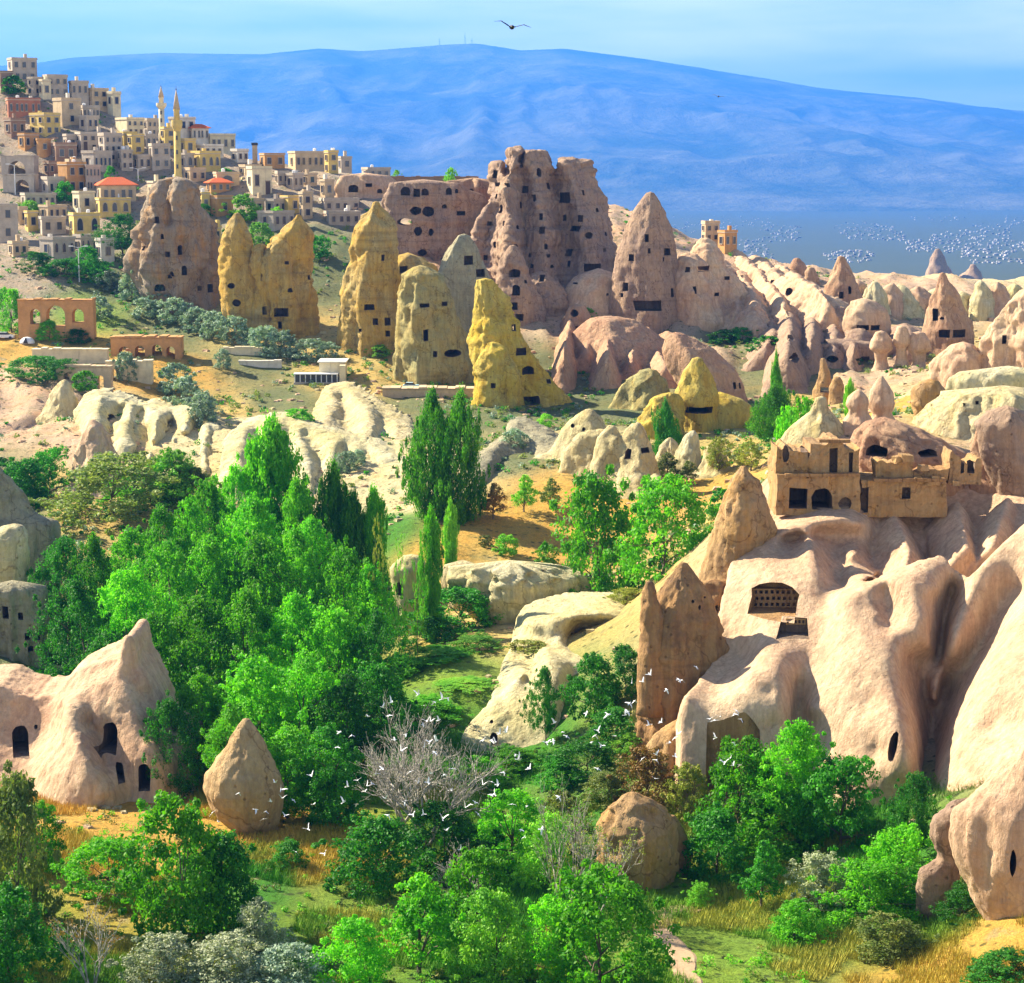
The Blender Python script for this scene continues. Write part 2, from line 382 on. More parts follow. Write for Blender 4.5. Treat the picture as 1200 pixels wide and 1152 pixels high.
def ground_material():
    m, nt, b = newmat('ground_cover')
    g = nd(nt, 'ShaderNodeNewGeometry'); P = g.outputs['Position']
    at_ = nd(nt, 'ShaderNodeAttribute', attribute_name='cover')
    col = at_.outputs['Color']
    n1 = noise_n(nt, P, 0.22, 6, 0.7)
    col = mix_n(nt, rng_n(nt, n1, 0.44, 0.64, 0, 0.55), col, mix_n(nt, 1.0, col, (1.35, 1.05, 0.75), 'MULTIPLY'))
    n2 = noise_n(nt, P, 0.6, 6, 0.75)
    col = mix_n(nt, rng_n(nt, n2, 0.52, 0.70, 0, 0.75), col, (0.10, 0.15, 0.03))
    n4 = noise_n(nt, P, 0.30, 5, 0.7)
    col = mix_n(nt, rng_n(nt, n4, 0.60, 0.74, 0, 0.6), col, (0.55, 0.44, 0.28))
    vor = nd(nt, 'ShaderNodeTexVoronoi', Scale=0.9, Randomness=1.0); nt.links.new(P, vor.inputs['Vector'])
    col = mix_n(nt, rng_n(nt, vor.outputs['Distance'], 0.24, 0.14, 0, 0.75), col, (0.045, 0.07, 0.02))
    n3 = noise_n(nt, P, 5.0, 4, 0.75)
    col = mix_n(nt, 0.75, col, mix_n(nt, rng_n(nt, n3, 0.3, 0.7), (0.45, 0.45, 0.42), (1.15, 1.12, 1.0)), 'MULTIPLY')
    nt.links.new(col, b.inputs['Base Color'])
    bump_n(nt, b, noise_n(nt, P, 1.4, 7, 0.75), 0.9, 0.6)
    return m
M['ground'] = ground_material()
me = mesh_np('ground', np.stack([GX, GY, GZ], -1).reshape(-1, 3), F, M['ground'], True)
ca = me.color_attributes.new('cover', 'FLOAT_COLOR', 'POINT')
ca.data.foreach_set('color', np.concatenate([_c, np.ones((len(_c), 1))], 1).astype(np.float32).ravel())
GROUND = tag(meshobj('ground', me), kind='structure')

# ------------------------------------------------------------------ the mountain across the plain
SKY_X = [-700, -300, 50, 100, 200, 320, 380, 430, 530, 560, 610, 660, 750, 850, 950, 1050, 1120, 1200, 1500, 1900]
SKY_Y = [130, 90, 76, 68, 62, 64, 57, 60, 52, 51, 59, 57, 69, 86, 103, 115, 124, 132, 160, 190]
def crest_z(px): return np.array([at(p, np.interp(p, SKY_X, SKY_Y), 16000.0).z for p in px])
mu = np.linspace(-0.50, 0.50, 420); my = np.concatenate([np.linspace(8200, 16600, 170), np.linspace(16700, 22000, 16)])
MU, MY = np.meshgrid(mu, my); MX = MU * MY
cz = crest_z(600 + mu * FPX * CP)
t = np.clip((MY - 8800) / (16000 - 8800), 0, 1)
prof = 0.10 * sstep(0, 0.25, t) + 0.90 * np.clip((t - 0.12) / 0.88, 0, 1) ** 1.25
back = 1 - sstep(16100, 22000, MY) * 0.7
PM = np.stack([MX, MY, MX * 0], -1)
wob = PM + np.stack([fbm(PM * 0.0006, 3, 21), fbm(PM * 0.0006, 3, 22), MX * 0], -1) * 500
rel = ridged(wob * np.array([0.0009, 0.00022, 0]), 4, 31)
MZ = -178 + (cz[None] + 178) * prof * back + rel * 170 * (t * (1 - t) * 4) ** 0.7 + fbm(PM * 0.004, 3, 33) * 14 * (t * (1 - t) * 4)
idx = np.arange(MU.size).reshape(MU.shape)
F = np.stack([idx[:-1, :-1], idx[:-1, 1:], idx[1:, 1:], idx[1:, :-1]], -1).reshape(-1, 4)
m, nt, b = newmat('mountain_scrub')
P = nd(nt, 'ShaderNodeNewGeometry').outputs['Position']
col = mix_n(nt, rng_n(nt, noise_n(nt, P, 0.0011, 7, 0.68), 0.40, 0.62), (0.03, 0.05, 0.025), (0.17, 0.16, 0.09))
col = mix_n(nt, rng_n(nt, noise_n(nt, P, 0.003, 6, 0.7, (1, 0.5, 1)), 0.62, 0.72, 0, 0.3), col, (0.36, 0.30, 0.20))
nt.links.new(col, b.inputs['Base Color'])
bump_n(nt, b, noise_n(nt, P, 0.006, 6, 0.7), 0.8, 60)
tag(meshobj('mountain', mesh_np('mountain', np.stack([MX, MY, MZ], -1).reshape(-1, 3), F, m, True)), kind='structure')

# haze: one closed box of even, pale blue air round camera, plain and mountain
hz = MB().box(-26000, 26000, -300, 24000, -420, 1080).build('haze', None)
m = bpy.data.materials.new('haze_air'); m.use_nodes = True; nt = m.node_tree; nt.nodes.clear()
out = nt.nodes.new('ShaderNodeOutputMaterial'); v = nt.nodes.new('ShaderNodeVolumePrincipled')
v.inputs['Color'].default_value = (0.06, 0.29, 0.88, 1); v.inputs['Density'].default_value = 0.92e-4; v.inputs['Anisotropy'].default_value = 0.2
nt.links.new(v.outputs[0], out.inputs['Volume']); hz.data.materials.append(m)
tag(hz, kind='stuff', label='pale blue haze in the air over the plain', cat='haze')

# ================================================================== ROCKS
def smooth_rows(A, n):
    for _ in range(n):
        A = np.concatenate([A[:1], (A[:-2] + 2 * A[1:-1] + A[2:]) / 4, A[-1:]])
    return A
def loft_mesh(name, rows, Y=None, mat='pink', dr=0.85, ridge=None, k=0.0, amp=0.045, flute=0.05, strata=0.0, cell=2.0,
              seed=0, sm=2, sink=4.0, lean=0.0, step=0.0, ymin=60.0, flat_back=0.6, crag=1.0):
    """closed rock from its outline: rows of (photo y, left x, right x[, extra distance]), stood on the ground"""
    rows = [tuple(r) + (0.0,) * (4 - len(r)) for r in rows]
    py = np.array([r[0] for r in rows], float)
    xl = np.array([r[1] for r in rows], float); xr = np.array([r[2] for r in rows], float); dy = np.array([r[3] for r in rows], float)
    if Y is None:
        Y = ground_hit((xl[-1] + xr[-1]) / 2, py[-1], ymin) or 400.0
        Y = Y + 0.35 * dr * (xr[-1] - xl[-1]) / 2 * Y / FPX
    n = max(8, int((py[-1] - py[0]) / cell))
    q = np.linspace(py[0], py[-1], n)
    L = np.interp(q, py, xl); Rr = np.interp(q, py, xr); D = np.interp(q, py, dy)
    L = smooth_rows(L, sm); Rr = smooth_rows(Rr, sm); D = smooth_rows(D, sm)
    a = np.array([at(l, y, Y + d) for l, y, d in zip(L, q, D)]); b = np.array([at(r, y, Y + d) for r, y, d in zip(Rr, q, D)])
    c = (a + b) / 2; hw = (b[:, 0] - a[:, 0]) / 2
    if lean: c[:, 1] += (c[:, 2] - c[-1, 2]) * lean
    # rows below the ground
    ext = max(1, int(sink / max(0.3, (q[1] - q[0]) * Y / FPX) / 2))
    zz = np.linspace(0, -sink, ext + 1)[1:]
    c = np.concatenate([c, np.stack([np.full(ext, c[-1, 0]), np.full(ext, c[-1, 1]), c[-1, 2] + zz], 1)])
    hw = np.concatenate([hw, hw[-1] * (1 + 0.02 * np.arange(1, ext + 1))])
    wpx = float(np.max(Rr - L))
    na = int(min(150, max(20, wpx * math.pi / 2 / cell * 1.25)))
    th = np.linspace(0, 2 * np.pi, na, endpoint=False)
    s = np.cos(th); front = np.sin(th) < 0        # front faces the camera (-y)
    dep = np.sqrt(np.maximum(0, 1 - s * s))
    if ridge is not None:
        tri = np.where(s < ridge, (s + 1) / (1 + ridge), (1 - s) / (1 - ridge))
        depf = (1 - k) * dep + k * tri * 1.05
        dep = np.where(front, depf, dep * flat_back)
    oy = np.where(front, -dep, dep)
    V = np.zeros((len(c), na, 3))
    V[:, :, 0] = c[:, 0:1] + hw[:, None] * s
    V[:, :, 1] = c[:, 1:2] + hw[:, None] * oy * dr
    V[:, :, 2] = c[:, 2:3]
    # displacement, outwards from the axis
    dirv = np.stack([V[:, :, 0] - c[:, 0:1], V[:, :, 1] - c[:, 1:2], np.zeros(V.shape[:2])], -1)
    ln = np.linalg.norm(dirv, axis=-1, keepdims=True); dirv = dirv / np.maximum(ln, 1e-6)
    W = np.median(hw) * 2; mp = Y / FPX
    P = V + seed * 13.7
    d = fbm(P * np.array([1, 1, 0.55]) * (2.4 / W), 3, seed % 50) * amp * W
    cr = ridged(P * np.array([1, 1, 0.38]) / (mp * 15), 4, seed % 41 + 3)
    d += np.minimum(cr, 0.45) * mp * 3.6 * crag * (amp / 0.045) ** 0.6
    d += fbm(P / (mp * 5.5), 3, seed % 31 + 8, 0.6) * mp * 1.3 * crag ** 0.7
    if flute: d += ridged(P * np.array([1, 1, 0.16]) * (5.0 / W), 3, seed % 37 + 5) * flute * W
    if strata: d += vnoise(P * np.array([0.05, 0.05, 1]) * (1 / (mp * 7)), seed + 2) * strata * W
    if step: d += np.sign(vnoise(P * (0.9 / (mp * 12)), seed + 4)) * step * W
    lim = np.minimum(1.0, (hw / (0.25 * W + 1e-6)))[:, None]
    V += dirv * (d * lim)[..., None]
    nr = len(c); idx = np.arange(nr * na).reshape(nr, na); nx = np.roll(idx, -1, 1)
    Fq = np.stack([idx[:-1], idx[1:], nx[1:], nx[:-1]], -1).reshape(-1, 4)
    top = c[0] + np.array([0, 0, min(hw[0] * 0.35, 0.6)]); bot = c[-1]
    Vv = np.concatenate([V.reshape(-1, 3), [top], [bot]]); ti = nr * na; bi = ti + 1
    me = bpy.data.meshes.new(name)
    faces = Fq[:, ::-1].tolist()[:]
    faces = Fq.tolist()
    faces += [[ti, int(idx[0, i]), int(nx[0, i])] for i in range(na)]
    faces += [[bi, int(nx[-1, i]), int(idx[-1, i])] for i in range(na)]
    me.from_pydata(Vv.tolist(), [], faces)
    me.polygons.foreach_set('use_smooth', [True] * len(me.polygons))
    me.materials.append(M[mat]); me.update()
    return me, Y

def hole_outline(w, h, kind):
    if kind == 'r': return [(-w/2, -h/2), (w/2, -h/2), (w/2, h/2), (-w/2, h/2)]
    if kind == 'o': return [(w/2 * math.cos(t), h/2 * math.sin(t)) for t in np.linspace(0, 2*math.pi, 13)[:-1]]
    r = w / 2; hs = max(0.0, h / 2 - r * 0.9)
    return [(-r, -h/2), (r, -h/2)] + [(r * math.cos(t), hs + (h/2 - hs) * math.sin(t)) for t in np.linspace(0, math.pi, 8)]
def carve(me, caves, seed=0, depth=None):
    """cut cave windows and doors into a rock; returns rock mesh and the meshes of the openings"""
    bv = BVHTree.FromPolygons([v.co for v in me.vertices], [p.vertices for p in me.polygons])
    rnd = random.Random(seed)
    cut = MB()
    for cv in caves:
        px, py, w, h = cv[:4]; kind = cv[4] if len(cv) > 4 else rnd.choice('rra'); dep = cv[5] if len(cv) > 5 else None
        r = Vector(ray(px, py)).normalized()
        hit, nrm, fi, dist = bv.ray_cast(Vector((0, 0, 0)), r)
        if hit is None: continue
        mp = hit.y / FPX
        w *= mp; h *= mp
        if dep is None: dep = min(4.5, max(1.2, 1.6 * max(w, h)))
        n2 = Vector((nrm.x, nrm.y, 0))
        vd = Vector((-r.x, -r.y, 0)).normalized()
        n2 = (n2.normalized() if n2.length > 0.1 else vd)
        if n2.dot(vd) < 0.25: n2 = vd
        d = (n2 * 0.55 + vd * 0.75).normalized()
        tx = Vector((-d.y, d.x, 0))
        if tx.x < 0: tx = -tx
        pts = hole_outline(w, h, kind)
        n = len(pts); vs = []
        jit = [(1 + rnd.uniform(-.10, .10), 1 + rnd.uniform(-.08, .08)) for _ in pts]
        for off, sc in ((1.2 + w * 0.5, 1.06), (-dep, 0.92)):
            for (a, b), (ja, jb) in zip(pts, jit):
                vs.append(hit + tx * (a * sc * ja) + Vector((0, 0, b * sc * jb)) + d * off)
        fs = [tuple(range(n)), tuple(range(2*n - 1, n - 1, -1))] + [(i, i + n, (i + 1) % n + n, (i + 1) % n) for i in range(n)]
        cut.add(vs, fs)
    if not cut.v: return me, []
    rock_mat = me.materials[0]
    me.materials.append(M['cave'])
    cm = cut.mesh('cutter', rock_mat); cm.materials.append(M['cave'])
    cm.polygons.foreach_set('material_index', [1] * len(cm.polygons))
    bmm = bmesh.new(); bmm.from_mesh(cm); bmesh.ops.recalc_face_normals(bmm, faces=bmm.faces); bmm.to_mesh(cm); bmm.free()
    bmm = bmesh.new(); bmm.from_mesh(me); bmesh.ops.recalc_face_normals(bmm, faces=bmm.faces); bmm.to_mesh(me); bmm.free()
    o = bpy.data.objects.new('tmp', me); COL.objects.link(o); c = bpy.data.objects.new('tmpc', cm); COL.objects.link(c)
    md = o.modifiers.new('b', 'BOOLEAN'); md.object = c; md.operation = 'DIFFERENCE'; md.solver = 'MANIFOLD'
    dg = bpy.context.evaluated_depsgraph_get()
    res = bpy.data.meshes.new_from_object(o.evaluated_get(dg), depsgraph=dg)
    bpy.data.objects.remove(o); bpy.data.objects.remove(c); bpy.data.meshes.remove(cm)
    if len(res.polygons) < 20: return me, []
    bm = bmesh.new(); bm.from_mesh(res); bm.faces.ensure_lookup_table()
    ins = [f for f in bm.faces if f.material_index == 1]
    seen = set(); outs = []
    for f in ins:
        if f.index in seen: continue
        st = [f]; seen.add(f.index); comp = []
        while st:
            g = st.pop(); comp.append(g)
            for e in g.edges:
                for h in e.link_faces:
                    if h.material_index == 1 and h.index not in seen: seen.add(h.index); st.append(h)
        vid = {}; vs = []; fs = []
        for g in comp:
            fi = []
            for v in g.verts:
                if v.index not in vid: vid[v.index] = len(vs); vs.append(v.co.copy())
                fi.append(vid[v.index])
            fs.append(fi)
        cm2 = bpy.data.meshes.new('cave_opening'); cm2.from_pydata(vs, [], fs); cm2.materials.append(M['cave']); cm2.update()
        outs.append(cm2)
    bmesh.ops.delete(bm, geom=ins, context='FACES')
    bm.to_mesh(res); bm.free(); res.name = me.name
    return res, outs

ROCKS = []
def rock(name, label, cat, rows, caves=(), group=None, parent=None, part=None, **kw):
    kw.setdefault('seed', len(ROCKS) * 7 + 3)
    if cat in ('fairy chimney', 'cliff') or name == 'rock_outcrop': kw.setdefault('crag', 2.1)
    me, Y = loft_mesh(part or name, rows, **kw)
    outs = []
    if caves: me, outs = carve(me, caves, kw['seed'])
    o = meshobj(part or name, me, parent)
    if parent is None: tag(o, label, cat, group)
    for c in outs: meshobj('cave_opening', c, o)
    ROCKS.append((o, Y)); return o
def cone_rows(x0, x1, top, base, peak=None, blunt=0.12, shape=0.75):
    """rows of a simple leaning cone"""
    peak = peak if peak is not None else (x0 + x1) / 2
    rows = []
    for t in (0, .08, .2, .4, .6, .8, 1.0):
        w = blunt + (1 - blunt) * t ** shape if t > 0 else blunt * 0.5
        rows.append((top + (base - top) * t, peak + (x0 - peak) * w, peak + (x1 - peak) * w))
    return rows
def S(txt): return [tuple(float(v) for v in r.split()) for r in txt.split(',')]
def C(txt):
    out = []
    for r in txt.split(','):
        q = r.split(); out.append(tuple(float(v) for v in q[:4]) + ((q[4],) if len(q) > 4 else ()))
    return out

def inside(poly, X, Yv):
    r = np.zeros(X.shape, bool); n = len(poly)
    for i in range(n):
        x1, y1 = poly[i]; x2, y2 = poly[(i + 1) % n]
        c = ((y1 > Yv) != (y2 > Yv))
        r ^= c & (X < (x2 - x1) * (Yv - y1) / ((y2 - y1) if y2 != y1 else 1e-9) + x1)
    return r
def relief_solid(lines, outline, step=2.5, thick=10.0, dens=9.0, expo=1.0, drop=0.0, rel=1.0, shift=0.0, reg=0.004):
    """rock face whose crest and gully lines carry their own distances; closed with a back"""
    pts = []
    for ln in lines.replace('\n', ';').split(';'):
        ln = ln.strip()
        if not ln: continue
        a = np.array([[float(v) for v in p.split()] for p in ln.split(',')])
        if len(a) == 1: pts.append(a[0]); continue
        for p, q in zip(a[:-1], a[1:]):
            n = max(1, int(math.hypot(q[0] - p[0], q[1] - p[1]) / dens))
            for i in range(n): pts.append(p + (q - p) * i / n)
        pts.append(a[-1])
    pts = np.array(pts); Wp = pts[:, :2] / 100.0
    x_, y_ = Wp[:, 0] - Wp[:, 0].mean(), Wp[:, 1] - Wp[:, 1].mean()
    Q = np.stack([x_ * 0 + 1, x_, y_, x_ * x_, x_ * y_, y_ * y_, x_ ** 3, x_ * x_ * y_, x_ * y_ * y_, y_ ** 3], 1)
    tr = Q @ np.linalg.lstsq(Q, pts[:, 2], rcond=None)[0]
    pts[:, 2] = tr + (pts[:, 2] - tr) * rel + shift
    K = np.linalg.norm(Wp[:, None] - Wp[None], axis=-1) ** expo
    n = len(pts); Bm = np.zeros((n + 3, n + 3)); Bm[:n, :n] = K - np.eye(n) * reg; Bm[:n, n] = 1; Bm[:n, n+1:] = Wp; Bm[n, :n] = 1; Bm[n+1:, :n] = Wp.T
    sol = np.linalg.solve(Bm, np.concatenate([pts[:, 2], np.zeros(3)]))
    poly = [tuple(float(v) for v in p.split()) for p in outline.split(',')]
    xs = np.arange(min(p[0] for p in poly) - step, max(p[0] for p in poly) + 2 * step, step)
    ys = np.arange(min(p[1] for p in poly) - step, max(p[1] for p in poly) + 2 * step, step)
    X, Yp = np.meshgrid(xs, ys)
    q = np.stack([X, Yp], -1).reshape(-1, 2) / 100.0; D = np.zeros(len(q))
    for i in range(0, len(q), 8000):
        d = np.linalg.norm(q[i:i+8000, None] - Wp[None], axis=-1) ** expo
        D[i:i+8000] = d @ sol[:n] + sol[n] + q[i:i+8000] @ sol[n+1:]
    D = D.reshape(X.shape)
    mask = inside(poly, X, Yp)
    u = (X - 600) / FPX; v = (576 - Yp) / FPX; b = CP + v * SP; t = D / b
    Pf = np.stack([u * t, D, (-SP + v * CP) * t], -1)
    Pb = Pf + np.array([0, thick, -drop])
    H, Wd = X.shape; idx = np.arange(H * Wd).reshape(H, Wd); N = H * Wd
    cell = mask[:-1, :-1] & mask[1:, :-1] & mask[:-1, 1:] & mask[1:, 1:]
    F = []
    jj, ii = np.where(cell)
    a_ = idx[jj, ii]; b_ = idx[jj, ii + 1]; c_ = idx[jj + 1, ii + 1]; d_ = idx[jj + 1, ii]
    F += np.stack([a_, d_, c_, b_], -1).tolist(); F += np.stack([a_ + N, b_ + N, c_ + N, d_ + N], -1).tolist()
    pad = np.zeros((cell.shape[0] + 2, cell.shape[1] + 2), bool); pad[1:-1, 1:-1] = cell
    for dj, di, e0, e1 in ((-1, 0, (0, 0), (0, 1)), (1, 0, (1, 1), (1, 0)), (0, -1, (1, 0), (0, 0)), (0, 1, (0, 1), (1, 1))):
        ed = cell & ~pad[1 + dj:1 + dj + cell.shape[0], 1 + di:1 + di + cell.shape[1]]
        j2, i2 = np.where(ed)
        p = idx[j2 + e0[0], i2 + e0[1]]; r = idx[j2 + e1[0], i2 + e1[1]]
        F += np.stack([p, r, r + N, p + N], -1).tolist()
    V = np.concatenate([Pf.reshape(-1, 3), Pb.reshape(-1, 3)])
    used = np.unique(np.array(F)); mp = -np.ones(len(V), int); mp[used] = np.arange(len(used))
    return V[used].tolist(), mp[np.array(F)].tolist()

def rib_mesh(pts, e=1.25, below=7.0):
    """ridge running downhill: crest points (px py Y wl wr hl hr) with flanks falling hl/hr metres over wl/wr pixels"""
    pts = [tuple(float(v) for v in p.split()) for p in pts.split(',')]
    n = max(2, len(pts) * 6); t = np.linspace(0, len(pts) - 1, n); A = np.array(pts)
    B = np.stack([np.interp(t, np.arange(len(pts)), A[:, i]) for i in range(7)], 1)
    B = smooth_rows(B, 3)
    ss = np.array([-1, -.85, -.65, -.45, -.25, -.1, 0, .1, .25, .45, .65, .85, 1.0])
    V = []; F = []
    for b in B:
        p = at(b[0], b[1], b[2]); mp = b[2] / FPX
        ring = []
        for s in ss:
            w = b[3] if s < 0 else b[4]; h = b[5] if s < 0 else b[6]
            ring.append((p.x + s * w * mp, p.y, p.z - h * abs(s) ** e))
        zb = p.z - max(b[5], b[6]) - below
        ring.append((p.x + b[4] * mp, p.y, zb)); ring.append((p.x - b[3] * mp, p.y, zb))
        V += ring
    m = len(ss) + 2
    for i in range(n - 1):
        for j in range(m):
            F.append((i * m + j, i * m + (j + 1) % m, (i + 1) * m + (j + 1) % m, (i + 1) * m + j))
    F.append(tuple(range(m - 1, -1, -1))); F.append(tuple((n - 1) * m + j for j in range(m)))
    return V, F
def ray_above(px, py, H):
    Y0 = ground_hit(px, py, 150) or 400.0
    a, b, c = ray(px, py); Y = Y0
    while Y > 150:
        if (c / b) * Y - ground_z(a / b * Y, Y) >= H: return Y
        Y -= 0.4
    return Y0
def hrib_mesh(txt):
    """ridge given by crest pixels and its height above the ground there: px py H wl wr"""
    out = []
    P_ = [tuple(float(v) for v in p.split()) for p in txt.split(',')]
    rq = random.Random(int(P_[0][0] * 7 + P_[0][1])); kw_, kh_ = rq.uniform(0.75, 1.9), rq.uniform(0.55, 1.15)
    P_ = [(a + rq.uniform(-5, 5), b + rq.uniform(-3, 3), H * kh_ * rq.uniform(.75, 1.2), wl * kw_, wr * kw_) for a, b, H, wl, wr in P_]
    for px, py, H, wl, wr in P_:
        Y = ray_above(px, py, H); out.append((px, py, Y, wl, wr, H + 1.5, H + 1.5))
    px, py, H, wl, wr = P_[-1]
    q = at(px, py, out[-1][2]); yb = q.y - H * 0.45; z = ground_z(q.x, yb) - 0.4
    # pixel of the foot in front of the crest's end
    v = (z / yb * CP + SP) / (CP - z / yb * SP); out.append((px, 576 - v * FPX, yb, wl * 1.1, wr * 1.1, 1.5, 1.5))
    return rib_mesh(','.join(' '.join('%.3f' % v for v in o) for o in out), 1.1)
def slab_mesh(px0, px1, Y0, Y1, up=0.6, thick=7, nx=60, ny=50):
    V = []; F = []
    for j in range(ny):
        Y = Y0 + (Y1 - Y0) * j / (ny - 1)
        for i in range(nx):
            x = (px0 + (px1 - px0) * i / (nx - 1) - 600) / FPX / CP * Y
            V.append((x, Y, ground_z(x, Y) + up))
    V += [(x, y, z - thick) for x, y, z in V]
    N = nx * ny
    for j in range(ny - 1):
        for i in range(nx - 1):
            a = j * nx + i; F.append((a, a + 1, a + nx + 1, a + nx)); F.append((a + N, a + nx + N, a + nx + 1 + N, a + 1 + N))
    rim = [i for i in range(nx)] + [j * nx + nx - 1 for j in range(1, ny)] + [(ny - 1) * nx + i for i in range(nx - 2, -1, -1)] + [j * nx for j in range(ny - 2, 0, -1)]
    for a, b in zip(rim, rim[1:] + rim[:1]): F.append((b, a, a + N, b + N))
    return V, F
def massif(name, label, cat, lofts=(), ribs=(), hribs=(), slabs=(), reliefs=(), voxel=0.3, smooth=3, mat='pink', flute=0.25, fl_scale=0.5, amp=0.3, fine=0.08,
           caves=(), seed=0, group=None, kw=None, strata=0.0):
    """several lofted bodies and ribs grown together into one continuous weathered rock"""
    V = []; F = []
    def add(v, f):
        b = len(V); V.extend(tuple(p) for p in v); F.extend(tuple(i + b for i in q) for q in f)
    for k_, L in enumerate(lofts):
        rows, opt = L if isinstance(L, tuple) else (L, {})
        o2 = dict(amp=0.02, flute=0.02, cell=3.5, seed=seed + k_ * 5, mat=mat); o2.update(kw or {}); o2.update(opt)
        me, _ = loft_mesh('t', S(rows) if isinstance(rows, str) else rows, **o2)
        add([v.co[:] for v in me.vertices], [tuple(p.vertices) for p in me.polygons]); bpy.data.meshes.remove(me)
    for r in ribs: add(*rib_mesh(r))
    for r in hribs: add(*hrib_mesh(r))
    for s_ in slabs: add(*slab_mesh(*s_))
    for r_ in reliefs: add(*relief_solid(**r_))
    me = bpy.data.meshes.new(name); me.from_pydata(V, [], F); me.update()
    o = bpy.data.objects.new('tmp', me); COL.objects.link(o)
    md = o.modifiers.new('r', 'REMESH'); md.mode = 'VOXEL'; md.voxel_size = voxel; md.use_smooth_shade = True
    if smooth:
        ms = o.modifiers.new('s', 'SMOOTH'); ms.factor = 0.5; ms.iterations = smooth
    dg = bpy.context.evaluated_depsgraph_get()
    res = bpy.data.meshes.new_from_object(o.evaluated_get(dg), depsgraph=dg)
    bpy.data.objects.remove(o); bpy.data.meshes.remove(me)
    n = len(res.vertices); co = np.zeros(n * 3); res.vertices.foreach_get('co', co); co = co.reshape(-1, 3)
    no = np.zeros(n * 3); res.vertices.foreach_get('normal', no); no = no.reshape(-1, 3)
    steep = np.clip(1 - np.abs(no[:, 2]), 0, 1)
    P = co + np.array([seed * 7.1, seed * 3.3, 0])
    P2 = P + np.stack([fbm(P * 0.3, 2, seed + 1), fbm(P * 0.3, 2, seed + 2), 0 * P[:, 0]], 1) * 0.8
    d = fbm(P * 0.25, 3, seed) * amp
    rd = ridged(P2 * np.array([1, 1, 0.10]) * fl_scale, 3, seed + 4)
    d += np.minimum(rd, 0.35) * flute * (0.25 + steep)
    d += fbm(P * 1.6, 4, seed + 6, 0.65) * fine
    if strata: d += vnoise(P * np.array([0.08, 0.08, 1.1]), seed + 9) * strata * steep
    co = co + no * d[:, None]
    res.vertices.foreach_set('co', co.astype(np.float32).ravel()); res.update()
    res.polygons.foreach_set('use_smooth', [True] * len(res.polygons))
    res.materials.clear(); res.materials.append(M[mat]); res.name = name
    outs = []
    if caves: res, outs = carve(res, caves, seed)
    ob = meshobj(name, res); tag(ob, label, cat, group)
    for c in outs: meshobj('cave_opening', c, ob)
    ROCKS.append((ob, 0)); return ob
def flare(x0, x1, tp, bs, pk, blunt=0.14, shape=0.85, sk=0.35):
    rows = cone_rows(x0, x1, tp, bs, pk, blunt, shape); w = x1 - x0; h = bs - tp
    rows.append((bs + h * 0.12, x0 - sk * w * 0.5, x1 + sk * w * 0.5)); return rows

FC = 'fairy chimney'
# ---- chimneys below the village
rock('fairy_chimney', 'broad grey and orange rock cone under the tall minaret, full of carved rooms', FC,
     S('211 194 220,225 184 228,245 175 236,265 168 243,285 161 247,305 158 249,325 163 251,345 172 252,358 178 253'),
     C('184 258 5 8,190 277 4 6,211 293 7 11 a,197 298 6 6,216 317 6 11 a,202 321 5 6,187 337 12 8,199 324 5 5,234 338 5 6 r,246 338 6 10 r,168 291 4 5'),
     mat='rust', amp=0.08, flute=0.12, ridge=-0.25, k=0.5, step=0.012)
rock('fairy_chimney', 'smooth pointed golden chimney with two round holes low on its side', FC,
     S('250 276 281,262 270 287,275 263 291,290 261 293,310 261 297,340 261 303,365 263 311,386 268 316'),
     C('271 335 9 7 o,277 355 10 9 o,275 376 6 7 a'), mat='gold', amp=0.04, flute=0.05, ridge=-0.2, k=0.35)
rock('fairy_chimney', 'ragged golden chimney with a thin spike and a square room at its foot', FC,
     S('252 348 352,262 343 355,275 333 358,286 316 360,300 311 361,330 313 363,360 311 364,390 308 366'),
     C('329 366 16 10 r,328 381 5 8,336 308 5 4,362 325 3 6,340 340 6 5'), mat='gold', amp=0.09, flute=0.14, ridge=-0.4, k=0.5, step=0.015)
rock('fairy_chimney', 'small golden stub of rock squeezed between two taller chimneys', FC,
     S('286 303 309,295 299 312,310 297 315,340 300 318,388 296 322'), C('309 322 8 13 r,310 364 5 10'), mat='gold', amp=0.07, flute=0.08)
rock('fairy_chimney', 'tallest slender golden chimney, twisted, with three square windows near its base', FC,
     S('237 437 444,250 430 451,265 424 458,290 419 461,320 410 463,350 405 466,375 402 468,408 401 470'),
     C('440 377 8 8 r,454 377 7 9 r,454 391 6 7 r,422 387 5 4 r,449 302 5 7 r,433 360 12 7 r'), mat='gold', amp=0.07, flute=0.09, ridge=-0.25, k=0.5)
rock('fairy_chimney', 'sharp grey cone with a dark square window high on its face', FC,
     S('276 537 550,290 528 558,305 520 565,330 508 576,360 500 586,400 495 594,440 490 600'),
     C('549 305 10 11 r,563 320 11 9 r'), mat='grey', amp=0.03, flute=0.03, ridge=-0.75, k=0.6, Y=311, crag=1.0)
rock('rock_outcrop', 'blocky olive rock with slot windows, joined to the sharp grey cone', 'rock',
     S('313 486 500,322 479 516,340 473 526,370 469 534,400 466 544,430 464 552,448 466 556'),
     C('498 358 13 5 r,521 356 7 5 r,499 393 6 13 r,510 415 5 7 r,530 414 22 9 o,540 372 14 5'), mat='olive', amp=0.06, flute=0.06, ridge=-0.35, k=0.5, Y=300)
